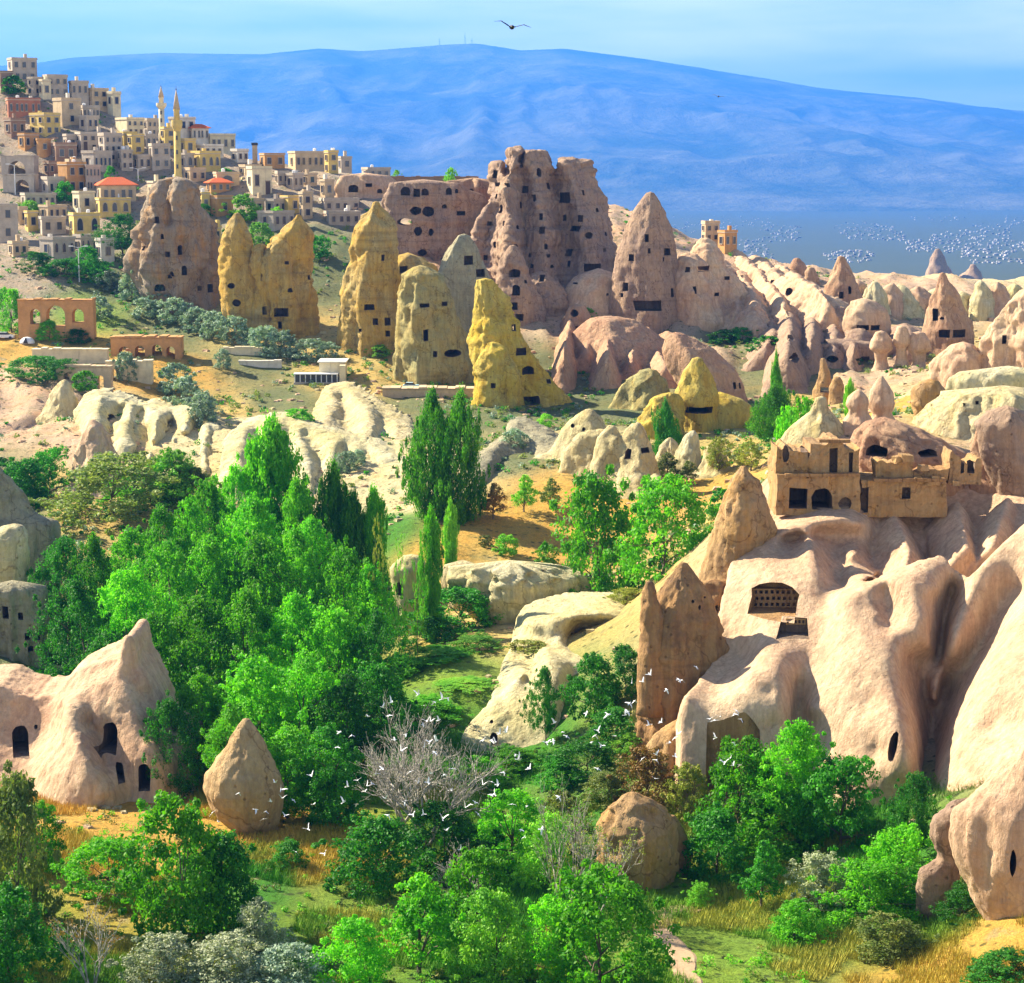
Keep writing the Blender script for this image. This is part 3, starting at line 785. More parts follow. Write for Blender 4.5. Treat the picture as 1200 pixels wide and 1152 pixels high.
rock('rock_outcrop', 'bright yellow fin of rock with dark caves, sweeping down beside the grey cone', 'rock',
     S('328 562 575,338 560 584,370 562 598,400 556 612,420 557 622,445 566 640,465 575 660,482 580 664'),
     C('602 384 5 8 r,611 412 12 9 r,618 434 16 10 a,596 461 8 8 r,600 473 17 9 r,624 470 20 10 r,643 447 5 5'),
     mat='yellow', amp=0.07, flute=0.09, ridge=-0.5, k=0.6, Y=288, step=0.012)
rock('rock_outcrop', 'jagged gold spur of rock at the foot of the yellow fin', 'rock',
     S('402 572 582,415 566 590,435 562 600,455 560 604,478 558 606'), C('578 452 6 6'), mat='yellow', amp=0.09, flute=0.12, Y=283)
rock('fairy_chimney', 'grey chimney with large arched openings stacked one above another', FC,
     S('288 598 604,300 591 610,320 586 618,345 583 629,370 588 637,396 598 642'),
     C('602 320 14 10 a,605 340 9 12 a,601 359 11 9,609 372 9 8,625 381 5 7,616 330 4 4'), mat='mauve', amp=0.04, flute=0.04, Y=333)

# ---- the rock castle
massif('rock_castle', 'great honeycombed castle rock with ragged towers and dozens of cut windows', 'castle rock',
  reliefs=[dict(lines='''602 176 350,600 200 348,590 225 345,600 260 343,595 290 341,590 340 339;612 205 353,618 225 352,612 250 350,612 290 347,615 340 343
626 180 352,628 210 349,632 240 347,640 270 345,640 300 343,638 345 341;650 205 356,655 225 355,662 245 353,660 290 350,662 330 346;664 190 352,668 215 350,676 245 348,690 280 346,700 310 344,704 350 341
692 192 358,706 232 357,716 260 356,723 310 354,724 350 350;578 195 354,582 215 351,572 240 349,562 262 348,556 290 347,550 350 342;585 245 349,575 270 349,570 300 347,568 345 343
600 300 341,612 310 340;645 200 353;640 185 353;600 184 351;680 190 354;540 340 346,545 300 350''',
    outline='552 346,545 320,548 300,553 285,558 262,566 248,575 232,578 216,577 190,588 190,590 206,595 203,597 188,595 180,596 174,610 173,611 180,608 188,612 198,614 186,616 177,640 177,643 190,648 199,655 199,657 190,660 186,692 189,695 198,700 215,708 235,714 255,720 280,724 310,725 356,532 356,534 340', step=1.6, thick=14, rel=1.0)],
  lofts=[('310 552 566,326 544 580,346 538 592,358 536 596', dict(Y=341)), ('322 624 640,336 614 655,356 608 664', dict(Y=339))],
  voxel=0.24, smooth=1, mat='mauve', flute=0.8, fl_scale=0.3, amp=0.7, fine=0.35, seed=11, strata=0.5,
  caves=C('595 217 5 5,587 245 7 10,574 262 6 5,590 262 5 6,604 290 9 8 a,580 287 5 7,569 302 5 6,596 312 5 8,582 230 5 6,611 240 5 8,606 266 6 5,'
          '632 202 8 11 o,616 222 7 8,643 218 5 7,626 232 7 8,634 254 4 8,635 270 7 8,640 289 4 7,643 300 6 4,623 312 6 5,648 312 8 4,635 326 6 8,621 299 3 5,'
          '662 232 14 12 r,680 256 7 8,662 255 4 7,674 268 18 6 r,690 276 9 8 o,668 296 10 8 r,667 309 4 7 r,694 314 20 9 r,710 274 4 5,709 293 4 4,700 246 4 5,684 226 4 6,583 216 6 5,580 204 6 9 r,547 312 6 7,556 330 6 8,600 332 6 8,575 330 6 7'))

rock('rock_outcrop', 'tall leaning shark-fin rock beside the castle rock, with a wide cut doorway', 'rock',
     S('226 758 766,240 749 775,265 736 784,300 724 790,340 718 797,376 716 804'),
     C('758 279 5 9 r,782 295 9 8 r,778 304 4 5,740 302 7 8 r,761 294 4 6,733 336 8 10 r,760 359 34 12 r,788 343 4 10 r,729 346 4 5'),
     mat='mauve', amp=0.03, flute=0.04, ridge=0.0, k=0.45, Y=336, crag=1.2)
rock('rock_dome', 'smooth pale pink dome sitting at the foot of the castle rock', 'rock',
     S('318 690 712,324 678 725,340 665 733,366 654 740'), C('674 332 8 2 r,712 345 3 3'), mat='peach', amp=0.03, flute=0.05)
rock('rock_outcrop', 'small hollow hooded rock with one round cave mouth', 'rock',
     S('358 672 683,368 665 688,385 660 691,398 656 696'), C('673 367 11 9 o,676 384 5 4'), mat='pink', amp=0.04, flute=0.04)
massif('rock_ridge', 'pink curtain of eroded folds under the dome, two tiny windows in its end wall', 'rock',
  lofts=['392 786 802,408 778 834,430 784 860,452 796 870,472 816 874', '376 690 740,392 672 770,412 664 790,430 668 810'],
  hribs=['668 366 1.2 15 12,664 384 3.6 20 14,658 402 5.0 20 14',
        '690 366 1.2 14 14,690 384 3.6 18 14,684 406 5.0 20 16',
        '712 364 1.2 14 14,716 382 3.6 18 14,716 408 5.0 20 16',
        '736 372 1.2 14 14,742 390 3.6 18 14,746 416 5.0 20 16',
        '758 380 1.2 14 14,768 398 3.6 18 14,776 426 5.0 20 16',
        '782 386 1.2 14 16,800 402 3.6 20 18,822 428 5.0 22 18,842 448 5.0 20 16'],
  voxel=0.28, smooth=1, mat='pink', flute=0.5, fl_scale=0.3, amp=0.4, fine=0.15, seed=23, kw=dict(ridge=-0.1, k=0.7, lean=0.2), caves=C('861 452 4 8 r,867 452 3 7 r'))

# ---- cave cliff below the crest, left of the castle
rock('cave_cliff', 'pale mauve cliff pierced by rows of big round cave mouths', 'cliff',
     S('214 462 530,225 455 560,245 448 572,270 446 578,300 448 570,330 452 560,345 456 556'),
     C('487 247 14 10 o,502 248 14 12 o,474 260 20 8 o,490 271 10 11 o,505 272 6 9 o,495 296 11 8 o,475 224 11 10 a,488 226 8 9,498 225 8 8,526 224 7 8 a,535 224 4 5,521 242 6 5,540 250 10 5,520 305 8 6,556 275 5 7'),
     mat='mauve', amp=0.03, flute=0.04, strata=0.02, Y=364, dr=0.3, ridge=0.3, k=0.3)
rock('cave_cliff', 'low tan cliff under the crest with an arched cave and ledges', 'cliff',
     S('206 402 452,216 398 462,230 396 466,246 398 462'), C('414 221 11 9 a,392 228 8 9 a,432 217 8 4,445 224 6 5'), mat='peach', Y=398, dr=0.3, amp=0.05, flute=0.04, strata=0.03)
rock('cave_cliff', 'curved pink alcove cliff joining the castle rock on its left', 'cliff',
     S('212 528 582,222 522 590,240 520 596,262 524 592'), C('527 224 6 8 a,541 224 6 4,552 223 5 4'), mat='pink', Y=374, dr=0.3, amp=0.06, flute=0.06)
rock('rock_outcrop', 'low golden ledge rock with a pillared porch, right of the tallest slender chimney', 'rock',
     S('300 466 490,310 462 510,325 462 520,350 462 520'), C('473 316 9 8 r,490 330 8 6,478 336 8 16 r'), mat='gold', Y=340, amp=0.06, flute=0.05, dr=0.5)

# ---- yellow cone right of the slope
rock('rock_cone', 'vivid yellow hooded cone above a wide shaded slot', 'rock',
     S('420 812 822,434 803 830,448 797 836,462 792 841,474 789 842,480 800 838,500 800 840'), C('822 481 32 8 r'), mat='yellow', amp=0.04, flute=0.04, ridge=0.0, k=0.4, Y=261, sink=3)
rock('rock_outcrop', 'broad yellow-grey rock apron spreading under the vivid yellow cone', 'rock',
     S('462 835 852,470 775 866,482 762 884,496 757 888,514 756 890'), C('803 481 6 9,822 480 28 7 r'), mat='yellow', amp=0.04, flute=0.06, Y=264, dr=0.35)
rock('rock_outcrop', 'knobbly gold rock shoulder left of the vivid yellow cone', 'rock', S('462 778 792,470 766 796,482 756 797,500 748 796,512 744 798'), mat='yellow', amp=0.08, flute=0.1, Y=258)
rock('rock_ridge', 'olive and gold slanting ridge on the dark scrub slope', 'rock', S('434 752 768,446 738 776,460 726 782,478 718 786'), mat='olive', amp=0.05, flute=0.12, ridge=0.2, k=0.7, dr=1.0)

# ---- right middle distance
massif('rock_ridge', 'long pink ridge of fluted folds below the stone hut, with scattered caves', 'rock',
  lofts=['280 822 832,296 814 846,320 806 860,350 800 876,372 800 890', '300 800 812,316 792 828,340 786 840,374 786 852', '346 940 970,358 926 1000,378 916 1016'],
  hribs=['826 284 1.2 20 20,842 306 3.2 24 20,858 332 4.6 26 22,868 356 5.0 26 22',
        '852 291 1.2 18 20,878 311 3.2 22 22,902 336 4.6 24 24,922 356 5.0 24 24',
        '884 299 1.2 18 18,906 315 3.2 20 20,930 336 4.6 22 22,950 354 5.0 22 22',
        '914 310 1.2 16 18,938 325 3.2 20 20,962 345 4.6 20 22,975 358 5.0 20 22',
        '866 318 1.2 14 14,880 342 3.2 16 16,888 362 4.6 18 18',
        '898 325 1.2 14 14,912 346 3.2 16 16,924 368 4.6 18 18',
        '948 348 1.2 20 22,975 356 3.2 22 24,1005 366 4.6 22 24'],
  voxel=0.30, smooth=1, mat='peach', flute=0.9, fl_scale=0.25, amp=1.1, fine=0.3, seed=37, kw=dict(ridge=-0.1, k=0.7, lean=0.15),
  caves=C('849 297 10 8 a,826 315 22 6 r,806 316 6 6,852 326 7 4,924 342 10 10 o,905 330 5 4,870 322 5 6,840 345 8 4,815 340 5 8'))
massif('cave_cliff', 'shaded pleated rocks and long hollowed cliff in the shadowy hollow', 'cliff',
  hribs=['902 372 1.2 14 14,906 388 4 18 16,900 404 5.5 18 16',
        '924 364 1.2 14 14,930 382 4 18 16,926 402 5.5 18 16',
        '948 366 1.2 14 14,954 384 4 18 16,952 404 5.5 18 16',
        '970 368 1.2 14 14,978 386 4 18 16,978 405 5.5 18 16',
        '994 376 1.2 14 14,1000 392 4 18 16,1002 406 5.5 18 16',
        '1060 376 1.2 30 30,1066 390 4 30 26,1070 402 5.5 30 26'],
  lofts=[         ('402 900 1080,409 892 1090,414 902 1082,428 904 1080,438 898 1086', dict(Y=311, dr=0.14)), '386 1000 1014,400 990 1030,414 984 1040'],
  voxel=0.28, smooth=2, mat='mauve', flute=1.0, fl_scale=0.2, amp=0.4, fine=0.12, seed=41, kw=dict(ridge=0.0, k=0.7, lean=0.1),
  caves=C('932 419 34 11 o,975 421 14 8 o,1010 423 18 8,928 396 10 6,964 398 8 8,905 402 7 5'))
RM = [('rock_cone', 'sharp lone pink cone standing on the pink ridges', '301 982 989,320 974 998,340 968 1006,360 958 1014', '986 346 5 8,996 340 4 9 a', 'pink', 0.05),
      ('rock_cone', 'small rounded pink cone on the skyline ridge', '303 931 937,309 927 942,322 923 948', '', 'pink', 0.04),
      ('rock_ball', 'round knob of pink rock beside the skyline cone', '314 946 954,319 944 957,328 942 960', '', 'pink', 0.04),
      ('rock_dome', 'striped tawny dome with a double letterbox opening', '353 1000 1024,362 992 1036,380 988 1041,398 994 1040', '1011 384 15 6 r,1026 384 11 6 r', 'peach', 0.07),
      ('rock_cone', 'dark-tipped steep cone with two wide openings at its base', '320 1102 1107,340 1095 1119,360 1089 1127,385 1083 1139,414 1078 1143', '1106 391 13 9 r,1124 391 14 9 r,1096 369 6 14,1104 373 5 3', 'pink', 0.06)]
for n_, lab, rw, cv, mt, fl in RM:
    rock(n_, lab, 'rock', S(rw), C(cv) if cv else (), mat=mt, amp=0.04, flute=fl, ridge=-0.1, k=0.4)
for x0, x1, top, lab in ((1020, 1045, 389, 'mushroom rock with a conical cap, left of three in a row'), (1046, 1067, 383, 'mushroom rock with a narrow cap, middle of three in a row'), (1063, 1090, 390, 'mushroom rock on a slim white stem, right of three in a row')):
    w = x1 - x0; cx = (x0 + x1) / 2
    rock('mushroom_rock', lab, 'rock', [(top, cx - w*.2, cx + w*.2), (top + 10, x0 + 2, x1 - 1), (top + 20, x0, x1), (top + 24, cx - w*.26, cx + w*.26), (top + 36, cx - w*.22, cx + w*.22), (top + 46, cx - w*.4, cx + w*.4)],
         mat='peach', amp=0.03, flute=0.03, sm=1, cell=1.6, Y=303)
for i in range(13):
    x = 1008 + i * 16 + (i * 37 % 9); top = 328 + (i * 53 % 17); w = 16 + (i * 29 % 9)
    rock('badland_cone', 'pale badland ridge at the rim of the far plateau', 'rock', cone_rows(x - w, x + w, top, 366 + (i * 31 % 8), x + (i % 3 - 1) * 4, 0.2), group='pale badland ridges along the plateau rim',
         mat='white' if i % 2 else 'peach', amp=0.05, flute=0.13, ridge=-0.1, k=0.5, cell=2.2, ymin=350)
rock('distant_pinnacle', 'hazy blue rock pinnacle far out on the plain, the taller of the pair', 'rock', S('292 1097 1101,302 1093 1106,315 1089 1112,327 1087 1118'), mat='mauve', amp=0.05, flute=0.06, Y=1500, sink=30)
rock('distant_pinnacle', 'hazy blue double-tipped rock far out on the plain, the lower of the pair', 'rock', S('310 1138 1142,318 1134 1146,325 1122 1150,332 1118 1156'), mat='mauve', amp=0.08, flute=0.10, Y=1500, sink=30)

# ---- right ridge above the ruined front
RR = [('rock_ridge', 'tall cream ridge rising out of view above the mushroom rocks', '340 1196 1222,368 1176 1232,400 1156 1246,446 1144 1266', '1177 398 5 10', 'peach', None, 0.10),
      ('rock_ridge', 'cream ridge split by a dark scrubby notch', '404 1118 1140,418 1100 1152,440 1090 1160,462 1088 1166', '', 'peach', None, 0.10),
      ('rock_ledge', 'white overhanging ledge with a shaded hollow beneath', '436 1122 1240,444 1108 1244,458 1107 1246,464 1114 1244,470 1118 1242', '1168 464 36 14 o,1125 464 18 6 o', 'white', 216, 0.05),
      ('rock_outcrop', 'yellow lumpy rock base under the white ledge', '460 1112 1240,474 1098 1240,490 1080 1244,508 1066 1246', '1130 474 3 3,1145 472 4 4', 'cream', 202, 0.06),
      ('boulder', 'big brown-faced boulder perched left of the white ledge', '447 1080 1100,455 1070 1106,474 1067 1106,484 1072 1098,490 1074 1094', '', 'ochre', 224, 0.05),
      ('rock_cone', 'thin orange spire with a dark hollow at its foot', '420 963 966,438 959 971,456 955 976,472 953 984', '968 457 14 6 r', 'ochre', 274, 0.06),
      ('rock_cone', 'squat red stub beside the thin orange spire', '442 978 984,452 974 988,472 972 992', '', 'ochre', 272, 0.06),
      ('onion_rock', 'onion-shaped pink knob on a pale yellow neck', '457 1004 1008,465 995 1016,474 992 1018,482 997 1014,490 992 1020,508 980 1032', '', 'peach', 178, 0.03),
      ('onion_rock', 'larger pointed onion dome of pink rock beside the smaller onion', '441 1031 1035,455 1023 1042,470 1018 1048,479 1020 1046,485 1025 1042,505 1010 1056', '', 'peach', 181, 0.04),
      ('rock_dome', 'low pale yellow dome topped by a round knob, over the ruined front', '466 957 968,476 953 970,484 950 974,494 936 985,506 922 992,520 912 998', '', 'cream', 167, 0.03),
      ('rock_outcrop', 'pink hummock with two broad arched caves above the ruined front', '494 1018 1052,506 1004 1080,520 998 1110,545 1000 1140,562 1004 1146', '1028 528 26 13 a,1089 531 24 8 a', 'pink', 165, 0.04),
      ('rock_wedge', 'tall rough grey-pink wedge of rock at the right of the caves', '482 1158 1200,494 1142 1206,525 1148 1214,560 1160 1226,580 1168 1232', '', 'mauve', 163, 0.04),
      ('rock_wedge', 'smooth pointed slab leaning on the grey-pink wedge', '500 1145 1152,520 1140 1160,545 1138 1176,575 1136 1196', '', 'pink', 156, 0.04)]
for n_, lab, rw, cv, mt, Y, fl in RR:
    rock(n_, lab, 'rock', S(rw), C(cv) if cv else (), mat=mt, amp=0.04, flute=fl, ridge=0.0, k=0.35, Y=None, ymin=152, dr=0.4 if n_ in ('rock_ledge',) else 0.8)

# ---- big smooth folds of the right slope
SLOPE_LINES = '''905 614 148,930 604 149,960 597 149,1000 594 149,1015 603 149,1034 606 150;1038 620 149.4,1036 645 147.4,1028 672 144
915 626 145,950 614 145.6,985 606 146,1008 613 146;920 630 147.0,960 628 147.3,1000 628 147
945 625 144.4,955 648 141.8,962 672 139.8,970 705 137.8;965 632 146.6,980 660 144.4,988 686 141.5;1000 650 143.4
900 642 144,880 682 141;925 655 142.6;910 670 141;865 722 139.4;850 760 138;870 770 137
985 695 137,1010 686 136.4,1045 670 136.8,1075 659 137.2,1105 652 138
1115 690 139,1109 725 138,1105 770 137,1100 805 136,1098 834 134.6
1200 622 137.5,1160 660 136.3,1135 695 135.2,1115 735 133.8,1105 775 132.4,1095 820 130.9
1198 690 135.6,1165 740 134.6,1135 790 133.4,1112 840 132.2,1095 890 130.6,1084 925 129.4
1206 692 133.2,1174 742 131.2,1144 792 129.6,1121 842 128,1104 892 126.4,1091 932 125
1200 760 127.5;1200 850 122.5;1160 850 124.6;1130 900 122.8;1112 945 121.5;1200 930 117;1250 800 121;1330 700 126;1330 800 120;1330 960 108;1240 960 112;1110 1000 121
990 705 135.2,985 760 132.5,970 800 131;1012 702 135.2,1010 760 131.3;1026 722 133.6
1037 688 136.2,1040 715 135.0,1043 732 133.8;1070 682 134.2,1086 722 132.9,1088 758 132.6;1096 690 134.6
1046 740 132.2,1050 780 130.2,1056 810 128.8,1066 840 127.4,1074 870 126.4,1077 915 125.3;1072 775 134.4,1086 806 135,1090 840 135,1088 870 133.6,1083 900 131.6
950 770 134;955 830 129.7;1000 850 127.3;1030 880 125.9;1000 920 125;960 900 127;1040 945 124.2;990 980 123.2;1070 965 123.4;1020 820 128.6
950 842 131.2,940 880 130.4,934 930 128.8;905 750 135,930 746 135.4,960 746 135
896 768 133,912 778 131.8,922 800 131,925 830 130.2,922 880 129.3;933 800 133.2,931 830 132.4,930 880 130.8
880 790 131.4;860 815 130.6;900 810 130.4;805 818 130.5,815 850 129.7,818 900 128.8,818 950 127.8;852 782 135.8,842 796 134.6;840 850 129.7
905 850 129.7;915 900 128.9;905 950 127.8;860 950 127.8'''
SLOPE_OUT = '868 624,890 612,905 608,930 600,960 594,1000 591,1016 598,1036 602,1040 622,1038 646,1028 676,1010 682,1045 666,1075 655,1105 648,1118 664,1135 676,1165 646,1200 612,1330 560,1330 1015,1120 1015,1060 1000,980 995,900 975,805 965,790 950,796 890,796 840,802 815,815 802,832 778,842 742,846 704,855 664'
SLOPE = massif('rock_slope', 'smooth peach hillside of flowing rock folds, with a dovecote cave and a tall brown niche', 'cliff',
  reliefs=[dict(lines=SLOPE_LINES, outline=SLOPE_OUT, step=2.5, thick=8.0, drop=4.0, rel=0.95, dens=6.0, reg=0.01)],
  slabs=[(925, 1345, 138.5, 156, 0.35)],
  ribs=['1000 612 149 30 18 2.2 2.2,1002 640 145.5 34 18 2.5 2.5,996 672 141.5 34 18 3 3', '1045 598 149.5 40 34 2.2 2.6,1056 620 146.5 44 34 2.6 3,1066 645 143 40 30 3 3,1060 668 140 40 30 3 3',
        '1122 586 150 36 22 2 2,1128 612 147 36 22 2.4 2.6,1134 642 143.2 36 24 2.6 3', '1182 582 150 36 22 2 2,1172 610 147 36 24 2.4 2.6,1162 642 143 34 26 2.6 3', '1235 578 150 36 30 2 2,1222 603 147 36 30 2 2'],
  voxel=0.17, smooth=1, mat='peach', flute=0.12, fl_scale=0.6, amp=0.10, fine=0.05, seed=51,
  caves=[(906, 703, 64, 36, 'a', 2.8), (1046, 876, 13, 34, 'o', 2.0), (858, 884, 66, 118, 'a', 0.9), (930, 735, 36, 20, 'r', 1.0)])
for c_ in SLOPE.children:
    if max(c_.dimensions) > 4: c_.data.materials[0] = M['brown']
rock('rock_spire', 'rough orange-brown cone rising beside the ribbed pink fold', 'rock',
     S('547 868 875,565 857 886,590 846 898,620 838 906,660 828 893,700 820 872,740 822 868,780 828 866'), (), mat='ochre', Y=146, amp=0.06, flute=0.08, ridge=-0.1, k=0.3)
pil = rock('rock_pillar', 'dark brown stained pillar with two points above the tree tops', 'rock',
     S('660 797 805,680 784 820,700 768 830,722 753 838,760 751 848,800 751 850,840 750 836,870 742 820,895 737 808,922 733 808'),
     C('820 712 5 6 o,812 705 4 4 o,826 700 3 3 o'), mat='brown', Y=138, amp=0.05, flute=0.06, ridge=-0.3, k=0.4, strata=0.02)
rock('rock_spike', 'thin spike of brown rock standing against the two-pointed pillar', 'rock', S('682 758 764,700 754 770,730 752 776,770 750 780'), (), mat='brown', Y=136.5, amp=0.06, flute=0.06)
rock('rock_outcrop', 'brown rock bridge with a black cave gap between pillar and pink fold', 'rock', S('682 826 848,700 824 856,740 828 852,800 824 848,860 812 840'), C('842 722 12 28 a'), mat='brown', Y=143, amp=0.06, flute=0.05)
rock('rock_slab', 'pale broken foot of the brown pillar', 'rock', S('838 800 812,860 770 812,885 752 806,915 745 802'), (), mat='ochre', Y=134, amp=0.06, flute=0.05, k=0.5, ridge=0.3)
# bottom right bulge
rock('rock_bulge', 'huge cracked peach bulge of rock at the edge of the dry bank', 'rock',
     S('872 1196 1300,900 1168 1310,925 1146 1316,948 1122 1320,975 1116 1320,1010 1120 1320,1050 1138 1320,1090 1160 1320,1120 1184 1320,1145 1200 1320'),
     C('1187 1012 8 34 o'), mat='peach', Y=103, amp=0.035, flute=0.03, ridge=-0.45, k=0.45, dr=0.5, cell=3.2)
rock('rock_slab', 'lichen-grey undercut slab leaning against the cracked bulge', 'rock',
     S('940 1118 1150,958 1096 1146,980 1090 1136,1005 1100 1128,1020 1078 1124,1045 1074 1118,1078 1074 1100'), (), mat='mauve', Y=107, amp=0.05, flute=0.05, dr=0.7)
# boulder on the valley floor
rock('boulder', 'split tan boulder as big as a hut on the valley floor', 'rock',
     S('929 736 746,940 722 764,955 708 782,975 700 790,1000 698 790,1030 702 786,1042 706 784'), (), mat='ochre', Y=117, amp=0.06, flute=0.05, step=0.015, ridge=0.2, k=0.4)
rock('boulder', 'dark split-off half of the tan boulder', 'rock', S('956 782 790,972 776 798,990 776 808,1010 778 808,1032 772 800'), (), mat='brown', Y=118.5, amp=0.07, flute=0.06)
# ---- left foreground
massif('cave_rock', 'wide tent-shaped peach rock with a knob on top and dark arched doorways', 'rock',
  reliefs=[dict(lines='''151 747 138.6,150 770 138.2;142 774 138.6,118 779 139.2,92 788 139.6,78 802 139.8,62 816 140.2,30 818 140.2,-80 812 140.2;160 776 138.6,172 795 138.6,182 815 138.3,196 850 137.6
150 800 136.8,158 830 135.8,165 850 135;120 800 137.4,118 830 136.4,110 860 135.7;200 856 137.8,214 866 136.6,222 882 136,224 940 135;180 872 133.9,190 900 133.2,185 945 132.6
150 862 134.7,150 940 133;70 830 138.3,60 860 137.8,40 880 137.4,10 880 137.4,-80 880 137.4;78 826 136.4,80 850 134.4,95 870 132.9,110 900 131.9,125 930 131
60 900 133.4,60 940 132.2;30 920 135.3,-80 930 135.6;106 845 136.9,119 870 135.9,123 895 134.6;205 900 134.4''',
    outline='144 757,146 748,150 745,155 748,158 760,161 774,172 792,182 812,192 836,199 852,214 861,223 874,224 905,228 950,-90 950,-90 806,0 800,20 811,40 816,60 814,68 810,76 799,86 788,100 782,120 774,140 770', step=2.2, thick=6)],
  lofts=[('745 147 154,750 145 157,760 143 158,772 140 161,786 132 169,800 126 176', dict(Y=138.2, sink=2, amp=.03, cell=2))],
  voxel=0.16, smooth=1, mat='peach', flute=0.2, fl_scale=0.6, amp=0.25, fine=0.10, seed=81,
  caves=C('24 868 18 30 a,130 863 22 34 a,141 905 9 20 a,169 911 15 32 a,42 852 5 5 o'))
rock('rock_outcrop', 'tilted pink block behind the low rock wall', 'rock', S('790 -40 10,800 -40 50,812 -40 56,830 -40 58'), (), mat='pink', Y=146, amp=0.05, flute=0.03, dr=0.5)
rock('rock_cone', 'squat top-shaped sandy cone narrowing to its foot on the grass', 'rock',
     S('843 284 292,852 278 299,870 268 308,890 254 318,908 242 327,925 240 332,945 248 330,962 262 326,978 282 318,990 290 314'), (), mat='gold', Y=125, amp=0.04, flute=0.03, sink=1.5)
ROCKS[-1][0].data.materials[0] = M['sandy']
# dark cliff at the left edge
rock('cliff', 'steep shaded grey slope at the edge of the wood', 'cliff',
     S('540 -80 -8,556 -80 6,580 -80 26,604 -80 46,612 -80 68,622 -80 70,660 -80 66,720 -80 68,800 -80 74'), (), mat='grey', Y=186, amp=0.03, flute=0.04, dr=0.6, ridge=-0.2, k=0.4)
rock('rock_outcrop', 'sunlit pale slab with a shadowed overhang on the shaded cliff', 'rock', S('616 8 24,630 -20 30,660 -20 29,690 -10 27,712 -20 22'), (), mat='white', Y=174, amp=0.05, flute=0.04)
rock('rock_outcrop', 'lower grey rock with cut cave rooms, under the pale slab', 'rock', S('688 -20 50,705 -20 53,730 -20 55,760 -20 54,800 -20 60'), C('6 718 8 16 r,33 746 7 9 r,44 746 7 9 r,36 760 6 7 r,46 760 6 7 r,24 722 6 9'), mat='grey', Y=169, amp=0.05, flute=0.04, dr=0.6)
# ---- white rocks in the middle of the valley
massif('white_rock', 'cream whaleback with an overhang and a white slope below it, in mid valley', 'rock',
  reliefs=[dict(lines='''607 738 167,613 718 169,632 706 171,656 700 172.5,690 697 173,722 696 173,746 706 171;620 730 164.5,660 722 164.5,700 718 165,735 722 166
672 752 168,690 754 168.5,712 750 168.5;625 750 163.5,645 756 162.5,660 748 163;600 765 161,592 790 158,588 815 155;630 775 160,615 795 157.5
642 762 157,630 780 154.5,605 800 153,575 828 150.5,546 856 148.5;665 766 158,700 770 159,724 778 159.5;655 790 153,650 830 149.5,640 880 146;690 800 154,700 840 151,690 880 148
720 820 155;600 840 149,590 870 147,610 890 146;668 790 155.5,672 830 153''',
   outline='602 742,606 722,614 710,632 702,656 696,690 692,722 691,746 699,756 712,752 745,742 770,735 800,730 860,715 915,600 915,556 895,536 872,545 852,572 826,582 800,588 780,596 760', step=2.2, thick=8, drop=3, reg=0.008)],
  voxel=0.2, smooth=1, mat='white', flute=0.25, fl_scale=0.5, amp=0.2, fine=0.12, seed=91, caves=C('579 866 9 11 a,576 846 5 4 o'))
rock('white_rock', 'pale grey-cream bank under the dry grassy hill', 'rock', S('664 540 655,676 528 690,700 540 690,730 566 680,760 572 660'), (), mat='white', Y=179, amp=0.09, flute=0.10, dr=0.5, crag=2.5, ridge=0.1, k=0.6)
rock('white_rock', 'cream rock block showing between the poplars', 'rock', S('652 474 490,664 460 500,690 462 498,720 470 500'), C('468 690 10 16'), mat='white', Y=178, amp=0.06, flute=0.06)
rock('white_rock', 'cream scree slab at the lip of the dry grassy hill', 'rock', S('662 524 560,672 520 580,688 522 584,700 530 570'), (), mat='cream', Y=184, amp=0.06, flute=0.05, dr=0.5)
# ---- rows of pale cones across the middle
MW = '''90 152 462 530 118 white|large blunt pale cone at the end of the row|;143 168 479 532 155 white|slim pale cone behind the large blunt one|;126 152 497 538 140 cream|small pale cone in front of the large blunt one|
166 202 488 545 186 cream|pale cone with a dark crease, mid row|;166 190 476 510 178 white|small rounded cone on the back row|;203 238 484 526 220 cream|rounded cream dome on the back row|
224 260 497 560 240 cream|tall cream cone at the downhill end of the row|;191 222 512 556 203 cream|low cream cone in the front row|;52 92 446 486 74 cream|round cleft boulder above the pink bank|
262 306 497 566 282 white|pale ribbed cone beside the tallest tree of the wood|;300 345 492 560 325 white|whale-shaped pale ridge behind the wood|;85 146 494 568 104 peach|bare pink cone on the scrubby bank|
328 372 498 590 346 white|long pale flank running down into the wood|;362 412 512 610 384 white|white flank creased by a dark runnel|;400 442 522 612 422 white|white flank with a dark bush on top|
428 474 524 606 446 white|grey-shadowed white bulge beside the poplars|;452 492 540 606 470 cream|yellowish bulge touching the poplars|
372 416 454 530 396 yellow|gold cone leaning under the glass terrace|;398 452 456 524 414 cream|long pale gold shoulder under the glass terrace|;446 490 488 560 462 yellow|blunt gold tooth of rock left of the poplars|;424 448 502 540 440 gold|small ochre wedge between gold rocks|
548 582 530 600 572 peach|sunlit pointed slab right of the poplars|;560 606 522 592 580 grey|grey hooded rock right of the poplars|;594 625 528 575 600 peach|small lit rock under the silvery bush|
600 694 496 612 610 grey|long grey slope sweeping down to the dry hill|;656 720 484 536 690 cream|cream rock with a small round hole above the orchard|;700 745 500 566 716 cream|cream leaning slab above the orchard|
716 770 498 568 748 peach|tan hollowed rock above the orchard|;788 822 506 552 814 white|white horn-shaped cone beyond the orchard|;766 800 514 548 786 cream|small cream hump beyond the orchard|
820 856 520 552 838 cream|flat cream rock beyond the orchard|;752 784 556 580 768 white|low white rock in the orchard|'''
ENT = []
for e in MW.replace('\n', ';').split(';'):
    a, lab, _ = e.split('|'); q = a.split(); ENT.append(([float(v) for v in q[:5]], q[5], lab))
